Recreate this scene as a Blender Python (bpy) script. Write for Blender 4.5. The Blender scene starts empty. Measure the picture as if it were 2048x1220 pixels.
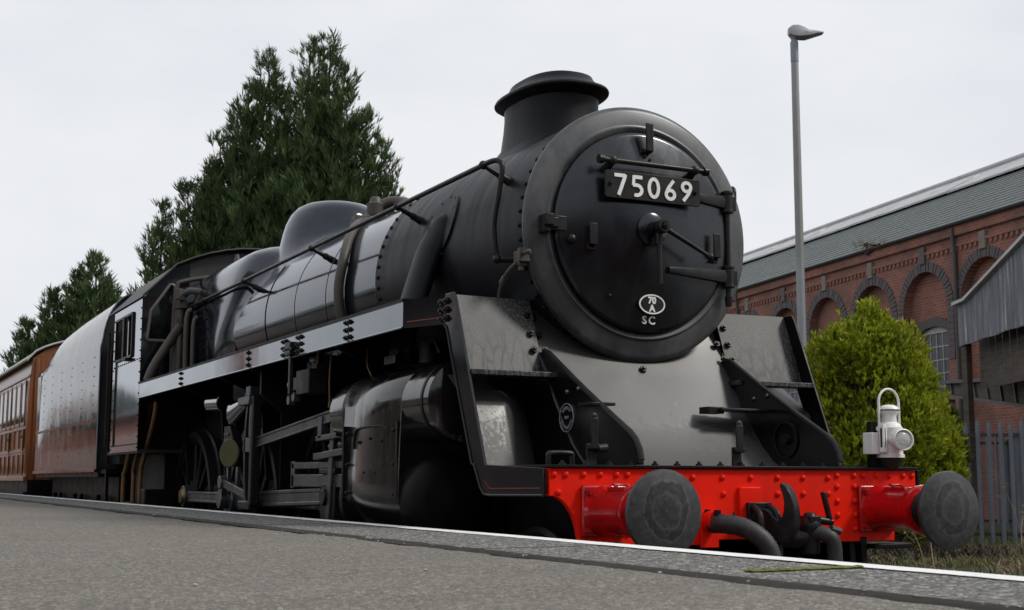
import bpy, math, random
from math import sin, cos, pi, radians, sqrt, atan2, hypot
from mathutils import Vector, Matrix
random.seed(7)
SC = bpy.context.scene
COL = SC.collection

# ---------------------------------------------------------------- camera
YAW, PITCH, ROLL = radians(26.651), radians(7.47), radians(0.107)
fw = Vector((sin(YAW)*cos(PITCH), cos(YAW)*cos(PITCH), sin(PITCH)))
rt = Vector((cos(YAW), -sin(YAW), 0)); up = rt.cross(fw)
rt2 = rt*cos(ROLL) + up*sin(ROLL); up2 = up*cos(ROLL) - rt*sin(ROLL)
cd = bpy.data.cameras.new('camera'); cam = bpy.data.objects.new('camera', cd); COL.objects.link(cam)
cam.matrix_world = Matrix(((rt2.x, up2.x, -fw.x, -4.2796), (rt2.y, up2.y, -fw.y, -5.7866), (rt2.z, up2.z, -fw.z, 1.2007), (0, 0, 0, 1)))
cd.sensor_width = 36; cd.lens = 2678.8/2048*36; cd.clip_end = 2000; cd.clip_start = 0.05
cd.dof.use_dof = True; cd.dof.focus_distance = 7.3; cd.dof.aperture_fstop = 9
SC.camera = cam

# ---------------------------------------------------------------- sky, sun, exposure
SUN_EL, SUN_AZ = radians(44), radians(54)          # azimuth from -Y (the engine's front) towards +X
to_sun = Vector((sin(SUN_AZ)*cos(SUN_EL), -cos(SUN_AZ)*cos(SUN_EL), sin(SUN_EL)))
wd = bpy.data.worlds.new('World'); SC.world = wd; wd.use_nodes = True
nt = wd.node_tree; N = nt.nodes; L = nt.links; N.clear()
out = N.new('ShaderNodeOutputWorld'); bg = N.new('ShaderNodeBackground'); bg.inputs[1].default_value = 0.1
sky = N.new('ShaderNodeTexSky'); sky.sky_type = 'NISHITA'; sky.sun_disc = False
sky.sun_elevation = SUN_EL; sky.sun_rotation = atan2(to_sun.x, to_sun.y); sky.air_density = 1; sky.dust_density = 2
tc = N.new('ShaderNodeTexCoord'); mp = N.new('ShaderNodeMapping'); mp.inputs['Scale'].default_value = (1.0, 1.0, 2.6)
n1 = N.new('ShaderNodeTexNoise'); n1.inputs['Scale'].default_value = 1.7; n1.inputs['Detail'].default_value = 6; n1.inputs['Roughness'].default_value = .55
rp = N.new('ShaderNodeValToRGB')                    # an unbroken pale cloud deck, a little thicker here and there
rp.color_ramp.elements[0].position = .34; rp.color_ramp.elements[0].color = (7.05, 7.4, 8.0, 1)
rp.color_ramp.elements[1].position = .62; rp.color_ramp.elements[1].color = (8.65, 8.8, 9.1, 1)
mx = N.new('ShaderNodeMixRGB'); mx.inputs[0].default_value = .97
L.new(tc.outputs['Generated'], mp.inputs[0]); L.new(mp.outputs[0], n1.inputs[0]); L.new(n1.outputs[0], rp.inputs[0])
L.new(sky.outputs[0], mx.inputs[1]); L.new(rp.outputs[0], mx.inputs[2]); L.new(mx.outputs[0], bg.inputs[0]); L.new(bg.outputs[0], out.inputs[0])
sd = bpy.data.lights.new('sun', 'SUN'); so = bpy.data.objects.new('sun', sd); COL.objects.link(so)
sd.energy = 2.2; sd.angle = radians(11); sd.color = (1, .95, .88)
so.rotation_euler = to_sun.to_track_quat('Z', 'Y').to_euler(); so.location = to_sun*60
SC.view_settings.view_transform = 'Standard'; SC.view_settings.look = 'None'
SC.view_settings.exposure = 0; SC.view_settings.gamma = 1; SC.view_settings.use_curve_mapping = False

# ---------------------------------------------------------------- materials
MATS = {}
def newmat(name):
    m = bpy.data.materials.new(name); m.use_nodes = True
    nt = m.node_tree; b = nt.nodes['Principled BSDF']; MATS[name] = m
    return m, nt, b
def nd(nt, typ, **kw):
    n = nt.nodes.new('ShaderNode'+typ)
    for k, v in kw.items():
        if k in n.inputs.keys(): n.inputs[k].default_value = v
        else: setattr(n, k, v)
    return n
def coords(nt, scale=(1, 1, 1), kind='Object'):
    t = nd(nt, 'TexCoord'); m = nd(nt, 'Mapping'); m.inputs['Scale'].default_value = scale
    nt.links.new(t.outputs[kind], m.inputs[0]); return m.outputs[0]
def noise(nt, vec, scale, detail=4, rough=.6):
    n = nd(nt, 'TexNoise', Scale=scale, Detail=detail, Roughness=rough); nt.links.new(vec, n.inputs[0]); return n.outputs[0]
def ramp(nt, fac, stops):
    r = nd(nt, 'ValToRGB'); e = r.color_ramp.elements
    while len(e) < len(stops): e.new(.5)
    for k, (p, c) in enumerate(stops):
        e[k].position = p; e[k].color = (c, c, c, 1) if isinstance(c, (int, float)) else (*c, 1)
    nt.links.new(fac, r.inputs[0]); return r.outputs[0]
def mixc(nt, fac, a, b, mode='MIX'):
    m = nd(nt, 'MixRGB', blend_type=mode)
    for s, v in ((0, fac), (1, a), (2, b)):
        if hasattr(v, 'links'): nt.links.new(v, m.inputs[s])
        elif isinstance(v, (int, float)): m.inputs[s].default_value = v if s == 0 else (v, v, v, 1)
        else: m.inputs[s].default_value = (*v, 1)
    return m.outputs[0]
def bump(nt, b, h, strength=.3, dist=.01, prev=None):
    n = nd(nt, 'Bump', Strength=strength, Distance=dist); nt.links.new(h, n.inputs['Height'])
    if prev: nt.links.new(prev, n.inputs['Normal'])
    nt.links.new(n.outputs[0], b.inputs['Normal']); return n.outputs[0]
def paint(name, col, rough=.3, dirt=(.1, .09, .08), amount=.3, scale=3, stretch=(1, 1, 1), rvar=.12, coat=0, metal=0, fine=60, wave=0, bumps=.05, spec=.5, tint=None, crough=.06):
    m, nt, b = newmat(name)
    v = coords(nt, stretch); f = noise(nt, v, scale, 6, .65); fn = noise(nt, coords(nt), fine, 3, .6)
    k = ramp(nt, f, [(.42, 0), (.75, 1)]); k2 = nd(nt, 'Math', operation='MULTIPLY'); nt.links.new(k, k2.inputs[0]); k2.inputs[1].default_value = amount
    nt.links.new(mixc(nt, k2.outputs[0], col, dirt), b.inputs['Base Color'])
    r = nd(nt, 'MapRange'); nt.links.new(f, r.inputs[0]); r.inputs[1].default_value = .3; r.inputs[2].default_value = .75
    r.inputs[3].default_value = max(.02, rough-rvar*.4); r.inputs[4].default_value = rough+rvar
    nt.links.new(r.outputs[0], b.inputs['Roughness'])
    b.inputs['Metallic'].default_value = metal; b.inputs['Coat Weight'].default_value = coat; b.inputs['Coat Roughness'].default_value = crough
    b.inputs['Specular IOR Level'].default_value = spec
    if tint: b.inputs['Specular Tint'].default_value = (*tint, 1); b.inputs['Coat Tint'].default_value = (*tint, 1)
    pv = bump(nt, b, fn, bumps, .002) if bumps else None
    if wave: bump(nt, b, noise(nt, coords(nt), 2.2, 2, .4), wave, .02, pv)
    return m
paint('gloss_black', (.005, .005, .007), .06, (.02, .018, .017), .25, 2.5, rvar=.08, coat=.8, wave=.10, bumps=.015, spec=.9, tint=(.86, .92, 1))
paint('plain_black', (.004, .004, .005), .16, (.015, .013, .012), .3, 3, rvar=.12, bumps=.03, spec=.5)
paint('boiler_black', (.005, .006, .011), .09, (.018, .018, .02), .25, 3, (1, .6, 1), rvar=.09, coat=.40, wave=.06, bumps=.015, spec=.45, tint=(.84, .91, 1), crough=.08)
paint('smokebox_black', (.005, .0055, .008), .40, (.024, .024, .028), .45, 2.6, (1, 3.2, .35), rvar=.14, fine=38, bumps=.22, spec=.12)
paint('door_black', (.005, .0055, .0075), .22, (.032, .032, .034), .40, 2.6, (1, 1, .5), rvar=.18, fine=40, bumps=.05, wave=.10, spec=.55, tint=(.86, .93, 1))
paint('ring_black', (.024, .024, .026), .38, (.15, .148, .142), .75, 2.2, (1, 1, .7), rvar=.14, fine=40, bumps=.06, spec=.6, tint=(.9, .95, 1))
paint('frame_black', (.004, .004, .005), .42, (.018, .015, .013), .4, 4, rvar=.15, spec=.15)
paint('fitting_black', (.009, .009, .010), .36, (.04, .036, .032), .45, 9, rvar=.15, spec=.25)
paint('motion_steel', (.135, .145, .155), .28, (.015, .013, .012), .7, 4, metal=.75, rvar=.15)
paint('motion_dark', (.022, .021, .020), .36, (.008, .007, .007), .6, 5, metal=.4, rvar=.15, spec=.25)
paint('cylinder_black', (.006, .0055, .0055), .10, (.03, .026, .024), .45, 5, (1, 1, .5), rvar=.22, coat=.2, wave=.04, fine=25, bumps=.06, spec=.5)
paint('tender_black', (.005, .005, .007), .08, (.02, .018, .017), .25, 2.5, rvar=.08, coat=.0, wave=.16, bumps=.015, spec=.45, tint=(.82, .90, 1))
paint('red_paint', (.80, .015, .004), .40, (.16, .008, .005), .38, 5, (1, 1, .45), rvar=.16, spec=.12)
paint('buffer_red', (.42, .004, .006), .18, (.05, .004, .004), .65, 6, rvar=.18, coat=.25)
paint('beam_lining', (.16, .012, .010), .4, amount=.2)
paint('white_paint', (.78, .78, .76), .40, (.26, .22, .17), .40, 9, (1, 1, .4), rvar=.1)
paint('white_letter', (.80, .80, .78), .45, (.45, .44, .42), .4, 14)
paint('grey_letter', (.33, .33, .34), .45, (.2, .2, .2), .4, 14)
paint('brass', (.20, .14, .06), .4, (.05, .035, .02), .6, 12, metal=.8)
paint('olive_metal', (.09, .085, .035), .4, (.03, .03, .02), .6, 12, metal=.4)
paint('copper_pipe', (.16, .085, .026), .48, (.03, .02, .012), .6, 6, metal=.3)
paint('pipe_brown', (.05, .042, .036), .5, (.10, .08, .065), .5, 5)
paint('frame_brown', (.13, .115, .10), .45, (.06, .05, .045), .5, 6)
paint('rubber', (.022, .022, .023), .55, (.07, .065, .06), .45, 8)
paint('cab_dark', (.012, .012, .013), .5, amount=.2)
paint('roof_soot', (.032, .031, .030), .55, (.09, .085, .08), .5, 2.5)
paint('galvanised', (.21, .235, .275), .45, (.12, .135, .16), .6, 5, (1, 1, .3), metal=.25, rvar=.15)
paint('post_steel', (.28, .29, .31), .45, (.20, .19, .14), .7, 1.6, (1, 1, .4), metal=.3)
paint('luminaire', (.34, .34, .36), .4, (.2, .2, .2), .4, 6)
paint('slate_green', (.075, .095, .093), .55, (.13, .135, .13), .6, 1.2, (.6, 1, 2.5), rvar=.1)
paint('roof_pale', (.46, .46, .47), .5, (.28, .27, .26), .7, 1.5, rvar=.1)
paint('blue_brick', (.075, .064, .068), .6, (.13, .11, .11), .6, 5)
paint('station_render', (.13, .105, .092), .85, (.07, .055, .05), .6, 1.5)
paint('stone', (.22, .20, .17), .8, (.10, .09, .08), .6, 6)
paint('iron_dark', (.045, .042, .046), .5, (.09, .075, .065), .5, 4)
paint('glazing_bar', (.40, .39, .38), .5, (.15, .13, .12), .5, 9)
paint('steel_rail', (.16, .13, .11), .4, (.07, .04, .025), .6, 5, metal=.6)
paint('sleeper_wood', (.06, .048, .038), .85, (.03, .025, .02), .5, 6)
paint('coach_roof', (.42, .42, .41), .55, (.25, .24, .23), .6, 2)
paint('bark', (.06, .042, .03), .9, (.02, .015, .012), .6, 8, bumps=.6)
paint('dry_stalk', (.33, .27, .17), .8, (.2, .15, .09), .5, 9)
paint('crevice_shadow_soil', (.022, .020, .017), .95, (.05, .045, .035), .5, 25)  # near-black soil colour carrying the shade inside the platform joints
paint('pebble', (.36, .35, .32), .8, (.1, .1, .1), .6, 30)

def m_buffer_face():
    # worn steel: greasy centre with wandering rub marks, scuffed pale towards the rim
    m, nt, b = newmat('buffer_steel')
    v = coords(nt); n = noise(nt, v, 9, 6, .65); s = noise(nt, v, 34, 5, .7)
    t = nd(nt, 'TexCoord'); sb = nd(nt, 'VectorMath', operation='SUBTRACT'); nt.links.new(t.outputs['Generated'], sb.inputs[0]); sb.inputs[1].default_value = (.5, .5, .53)
    ml = nd(nt, 'VectorMath', operation='MULTIPLY'); nt.links.new(sb.outputs[0], ml.inputs[0]); ml.inputs[1].default_value = (1.12, 0, .92)
    ln = nd(nt, 'VectorMath', operation='LENGTH'); nt.links.new(ml.outputs[0], ln.inputs[0])
    ad = nd(nt, 'Math', operation='MULTIPLY_ADD'); nt.links.new(n, ad.inputs[0]); ad.inputs[1].default_value = .24; nt.links.new(ln.outputs['Value'], ad.inputs[2])
    c = ramp(nt, ad.outputs[0], [(.20, (.030, .031, .033)), (.30, (.042, .043, .046)), (.325, (.070, .072, .075)), (.345, (.032, .033, .035)), (.43, (.025, .026, .028)), (.445, (.085, .087, .09)), (.46, (.046, .048, .051)), (.62, (.036, .038, .041))])
    c = mixc(nt, ramp(nt, s, [(.44, 0), (.72, .5)]), c, (.10, .102, .105)); c = mixc(nt, ramp(nt, n, [(.30, .6), (.48, 0)]), c, (.022, .023, .024))
    nt.links.new(c, b.inputs['Base Color'])
    r = nd(nt, 'MapRange'); nt.links.new(s, r.inputs[0]); r.inputs[3].default_value = .25; r.inputs[4].default_value = .55
    nt.links.new(r.outputs[0], b.inputs['Roughness']); b.inputs['Metallic'].default_value = .35
    bump(nt, b, s, .15, .003)
m_buffer_face()
def m_sheet():
    # satin black plating: dried speckle above, wandering rain runs gathering towards the lower edge
    m, nt, b = newmat('sheet_black')
    fl = noise(nt, coords(nt), 75, 5, .85); big = noise(nt, coords(nt), 2.3, 5, .6)
    wv = noise(nt, coords(nt, (1, 1, .5)), 7, 4, .7); t = nd(nt, 'TexCoord'); sp = nd(nt, 'SeparateXYZ'); nt.links.new(t.outputs['Object'], sp.inputs[0])
    # thin runs: a stretched voronoi whose cell walls wander
    mp = nd(nt, 'Mapping'); mp.inputs['Scale'].default_value = (15, 15, .45); mxv = nd(nt, 'VectorMath', operation='ADD'); sc = nd(nt, 'VectorMath', operation='SCALE'); sc.inputs['Scale'].default_value = .035
    nt.links.new(wv, sc.inputs[0]); nt.links.new(t.outputs['Object'], mxv.inputs[0]); nt.links.new(sc.outputs[0], mxv.inputs[1]); nt.links.new(mxv.outputs[0], mp.inputs[0])
    vo = nd(nt, 'TexVoronoi', feature='DISTANCE_TO_EDGE', Scale=1.0); nt.links.new(mp.outputs[0], vo.inputs[0])
    low = nd(nt, 'MapRange'); nt.links.new(sp.outputs[2], low.inputs[0]); low.inputs[1].default_value = 2.16; low.inputs[2].default_value = 1.92
    rn = nd(nt, 'Math', operation='MULTIPLY'); nt.links.new(ramp(nt, vo.outputs['Distance'], [(.03, 1), (.10, 0)]), rn.inputs[0]); nt.links.new(low.outputs[0], rn.inputs[1])
    a = mixc(nt, ramp(nt, big, [(.3, .35), (.7, .95)]), (.03, .03, .031), (.125, .12, .118))
    a = mixc(nt, ramp(nt, fl, [(.46, 1), (.56, 0)]), a, (.006, .006, .007)); a = mixc(nt, rn.outputs[0], a, (.006, .006, .006))
    nt.links.new(a, b.inputs['Base Color'])
    r = nd(nt, 'MapRange'); nt.links.new(fl, r.inputs[0]); r.inputs[1].default_value = .4; r.inputs[2].default_value = .65; r.inputs[3].default_value = .46; r.inputs[4].default_value = .58
    nt.links.new(r.outputs[0], b.inputs['Roughness']); b.inputs['Specular IOR Level'].default_value = .42
    bump(nt, b, fl, .10, .002)
m_sheet()
def m_apron(name, r0):
    m, nt, b = newmat(name)
    big = noise(nt, coords(nt, (1, 1, .6)), 2.6, 5, .6); fl = noise(nt, coords(nt, (1, 1, .75)), 42, 6, .8); st = noise(nt, coords(nt, (8, 8, .5)), 2.6, 4, .6)
    sp = nd(nt, 'SeparateXYZ'); t = nd(nt, 'TexCoord'); nt.links.new(t.outputs['Object'], sp.inputs[0])
    low = nd(nt, 'MapRange'); nt.links.new(sp.outputs[2], low.inputs[0]); low.inputs[1].default_value = 1.78; low.inputs[2].default_value = 1.28   # mud splashed up from the footplate
    th = nd(nt, 'Math', operation='ADD'); nt.links.new(fl, th.inputs[0]); ml = nd(nt, 'Math', operation='MULTIPLY'); nt.links.new(low.outputs[0], ml.inputs[0]); ml.inputs[1].default_value = .30; nt.links.new(ml.outputs[0], th.inputs[1])
    spk = ramp(nt, th.outputs[0], [(.62, 0), (.72, 1)])
    a = mixc(nt, ramp(nt, big, [(.3, .1), (.75, .9)]), (.014, .014, .015), (.05, .049, .05))
    a = mixc(nt, spk, a, (.045, .042, .040)); a = mixc(nt, ramp(nt, st, [(.62, 0), (.78, .4)]), a, (.13, .128, .127))
    nt.links.new(a, b.inputs['Base Color'])
    r = nd(nt, 'MapRange'); nt.links.new(spk, r.inputs[0]); r.inputs[3].default_value = r0; r.inputs[4].default_value = .6
    nt.links.new(r.outputs[0], b.inputs['Roughness']); b.inputs['Specular IOR Level'].default_value = 1.0
    bump(nt, b, fl, .05, .002)
m_apron('apron_black', .40); m_apron('lower_black', .44)
def m_glass(name, col=(.01, .012, .014), rough=.03):
    m, nt, b = newmat(name); b.inputs['Base Color'].default_value = (*col, 1); b.inputs['Roughness'].default_value = rough
    b.inputs['Transmission Weight'].default_value = .55; b.inputs['IOR'].default_value = 1.45
m_glass('window_glass'); m_glass('dusty_glass', (.07, .08, .10), .25); MATS['dusty_glass'].node_tree.nodes['Principled BSDF'].inputs['Transmission Weight'].default_value = .15
m_glass('lens_glass', (.75, .78, .78), .05); MATS['lens_glass'].node_tree.nodes['Principled BSDF'].inputs['Transmission Weight'].default_value = .6
def grain(nt, v, scale, lo, hi):
    # stones in a dark matrix: colour by cell, dark where the cell walls run
    vo = nd(nt, 'TexVoronoi', Scale=scale); nt.links.new(v, vo.inputs[0]); ed_ = nd(nt, 'TexVoronoi', feature='DISTANCE_TO_EDGE', Scale=scale); nt.links.new(v, ed_.inputs[0])
    return vo.outputs['Color'], ramp(nt, ed_.outputs['Distance'], [(lo, 1), (hi, 0)]), ed_.outputs['Distance']
def m_asphalt():
    m, nt, b = newmat('asphalt')
    v = coords(nt); big = noise(nt, v, .9, 5, .6); mid = noise(nt, v, 11, 6, .75); pit = noise(nt, v, 46, 4, .7)
    col, wall, dist = grain(nt, v, 78, .02, .11)
    g = ramp(nt, big, [(.3, (.165, .154, .135)), (.7, (.23, .213, .187))])
    g = mixc(nt, ramp(nt, mid, [(.34, .55), (.62, 0)]), g, (.112, .104, .092))
    g = mixc(nt, .5, g, ramp(nt, col, [(.1, (.085, .081, .074)), (.55, (.20, .189, .168)), (.93, (.47, .43, .36))]))
    g = mixc(nt, wall, g, (.075, .070, .062)); g = mixc(nt, ramp(nt, pit, [(.30, .95), (.385, 0)]), g, (.030, .028, .026))
    nt.links.new(g, b.inputs['Base Color']); b.inputs['Roughness'].default_value = .9; b.inputs['Specular IOR Level'].default_value = .25
    bump(nt, b, mixc(nt, .5, dist, pit), .6, .008)
m_asphalt()
def m_coping():
    m, nt, b = newmat('coping_concrete')
    v = coords(nt); big = noise(nt, v, 1.3, 4, .6); pit = noise(nt, v, 30, 5, .8)
    col, wall, dist = grain(nt, v, 50, .04, .15)
    g = ramp(nt, col, [(.05, (.10, .10, .097)), (.45, (.24, .236, .222)), (.75, (.37, .36, .335)), (.97, (.62, .60, .56))])
    g = mixc(nt, wall, g, (.042, .041, .040)); g = mixc(nt, ramp(nt, pit, [(.38, .95), (.47, 0)]), g, (.030, .030, .030))
    g = mixc(nt, ramp(nt, big, [(.4, .3), (.7, 0)]), g, (.14, .14, .13))
    nt.links.new(g, b.inputs['Base Color']); b.inputs['Roughness'].default_value = .88; b.inputs['Specular IOR Level'].default_value = .25
    bump(nt, b, mixc(nt, .5, dist, pit), .9, .012)
m_coping()
def m_line():
    m, nt, b = newmat('line_paint')
    v = coords(nt); n = noise(nt, v, 60, 5, .8); n2 = noise(nt, coords(nt, (1, .35, 1)), 5, 5, .7)
    s = nd(nt, 'Math', operation='ADD'); nt.links.new(n, s.inputs[0]); nt.links.new(n2, s.inputs[1])
    nt.links.new(ramp(nt, s.outputs[0], [(.74, (.13, .13, .125)), (.83, (.66, .66, .65)), (.97, (.80, .80, .79))]), b.inputs['Base Color'])
    b.inputs['Roughness'].default_value = .7; bump(nt, b, n, .6, .006)
m_line()
def m_moss():
    m, nt, b = newmat('moss'); n = noise(nt, coords(nt), 40, 4, .7)
    nt.links.new(ramp(nt, n, [(.3, (.05, .055, .02)), (.7, (.17, .19, .03))]), b.inputs['Base Color']); b.inputs['Roughness'].default_value = .95; bump(nt, b, n, .8, .01)
m_moss()
def m_brick(name, scl=1.0):
    m, nt, b = newmat(name)
    v = coords(nt)
    br = nd(nt, 'TexBrick', offset=.5, Scale=1.0, **{'Mortar Size': .009, 'Brick Width': .228, 'Row Height': .076, 'Mortar Smooth': .2, 'Bias': -.1})
    br.inputs['Color1'].default_value = (.36, .108, .060, 1); br.inputs['Color2'].default_value = (.19, .062, .044, 1); br.inputs['Mortar'].default_value = (.27, .22, .19, 1)
    nt.links.new(v, br.inputs['Vector'])
    # a second grid tells single burnt or pale bricks apart
    b2 = nd(nt, 'TexBrick', offset=.5, Scale=1.0, **{'Mortar Size': 0.0, 'Brick Width': .228, 'Row Height': .076, 'Bias': -.72})
    b2.inputs['Color1'].default_value = (0, 0, 0, 1); b2.inputs['Color2'].default_value = (1, 1, 1, 1); nt.links.new(v, b2.inputs['Vector'])
    c = mixc(nt, b2.outputs[0], br.outputs[0], (.30, .17, .11))
    st = noise(nt, coords(nt, (1, .5, 1)), .7, 6, .65)
    c = mixc(nt, ramp(nt, st, [(.38, .55), (.62, 0)]), c, (.085, .055, .048))
    sp = noise(nt, v, 9, 4, .8); c = mixc(nt, ramp(nt, sp, [(.66, 0), (.74, .65)]), c, (.36, .26, .20))
    nt.links.new(c, b.inputs['Base Color']); b.inputs['Roughness'].default_value = .85
    bump(nt, b, br.outputs['Fac'], -.4, .01)
m_brick('brick')
def m_corrugated():
    m, nt, b = newmat('corrugated_iron')
    st = noise(nt, coords(nt, (5, 5, .35)), 2.0, 6, .65); f = noise(nt, coords(nt), 7, 5, .7)
    c = ramp(nt, st, [(.30, (.125, .125, .150)), (.50, (.205, .205, .235)), (.60, (.30, .30, .315)), (.68, (.58, .58, .57))])
    c = mixc(nt, ramp(nt, f, [(.62, 0), (.75, .5)]), c, (.06, .05, .045)); nt.links.new(c, b.inputs['Base Color']); b.inputs['Roughness'].default_value = .6
m_corrugated()
def m_timber():
    m, nt, b = newmat('weathered_timber')
    st = noise(nt, coords(nt, (1, 1, 12)), 2.0, 6, .65); f = noise(nt, coords(nt), 4, 5, .7)
    c = ramp(nt, st, [(.3, (.045, .038, .032)), (.7, (.13, .105, .085))]); c = mixc(nt, ramp(nt, f, [(.6, 0), (.75, .6)]), c, (.12, .05, .03))
    nt.links.new(c, b.inputs['Base Color']); b.inputs['Roughness'].default_value = .85
m_timber()
def m_teak(name, c1, c2):
    m, nt, b = newmat(name)
    st = noise(nt, coords(nt, (6, 6, .5)), 3.0, 6, .6)
    nt.links.new(ramp(nt, st, [(.3, c1), (.7, c2)]), b.inputs['Base Color']); b.inputs['Roughness'].default_value = .3; b.inputs['Coat Weight'].default_value = .25; b.inputs['Coat Roughness'].default_value = .1
m_teak('teak', (.15, .050, .017), (.26, .095, .030)); m_teak('teak_end', (.15, .048, .017), (.22, .075, .025))
def m_leaf(name, c1, c2, c3, scale=1.1, trans=.2):
    m, nt, b = newmat(name)
    g = nd(nt, 'NewGeometry'); n = noise(nt, coords(nt), scale, 4, .6)
    a = ramp(nt, n, [(.32, c1), (.55, c2), (.72, c3)])
    a = mixc(nt, .55, a, ramp(nt, g.outputs['Random Per Island'], [(0, c1), (.6, c2), (1, c3)]))
    nt.links.new(a, b.inputs['Base Color']); b.inputs['Roughness'].default_value = .6; b.inputs['Specular IOR Level'].default_value = .3
    tr = nd(nt, 'BsdfTranslucent'); nt.links.new(a, tr.inputs[0]); ms = nd(nt, 'MixShader'); ms.inputs[0].default_value = trans
    o = nt.nodes['Material Output']; nt.links.new(b.outputs[0], ms.inputs[1]); nt.links.new(tr.outputs[0], ms.inputs[2]); nt.links.new(ms.outputs[0], o.inputs[0])
m_leaf('cypress_leaf', (.032, .056, .024), (.072, .118, .042), (.135, .195, .060))
m_leaf('golden_leaf', (.09, .125, .012), (.30, .36, .022), (.62, .60, .05), 3.5, .3)
m_leaf('shrub_leaf', (.06, .075, .02), (.14, .16, .04), (.26, .27, .09), 3)
m_leaf('grass_blade', (.05, .08, .015), (.10, .16, .025), (.20, .26, .05), 1.5)
m_leaf('dead_grass', (.10, .075, .045), (.20, .155, .09), (.34, .28, .17), 1.5)
def m_ground():
    m, nt, b = newmat('earth')
    v = coords(nt); n = noise(nt, v, .8, 7, .7); f = noise(nt, v, 18, 5, .75)
    c = ramp(nt, n, [(.35, (.055, .040, .026)), (.5, (.085, .070, .038)), (.62, (.060, .085, .022)), (.8, (.075, .11, .025))])
    c = mixc(nt, ramp(nt, f, [(.4, .6), (.6, 0)]), c, (.03, .022, .016)); nt.links.new(c, b.inputs['Base Color']); b.inputs['Roughness'].default_value = .95; bump(nt, b, f, 1, .05)
m_ground()
def m_ballast():
    m, nt, b = newmat('ballast'); v = coords(nt); vo = nd(nt, 'TexVoronoi', Scale=22.0); nt.links.new(v, vo.inputs[0])
    nt.links.new(ramp(nt, vo.outputs['Color'], [(.1, (.06, .055, .05)), (.9, (.22, .2, .18))]), b.inputs['Base Color']); b.inputs['Roughness'].default_value = .9; bump(nt, b, vo.outputs['Distance'], 1, .04)
m_ballast()

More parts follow.
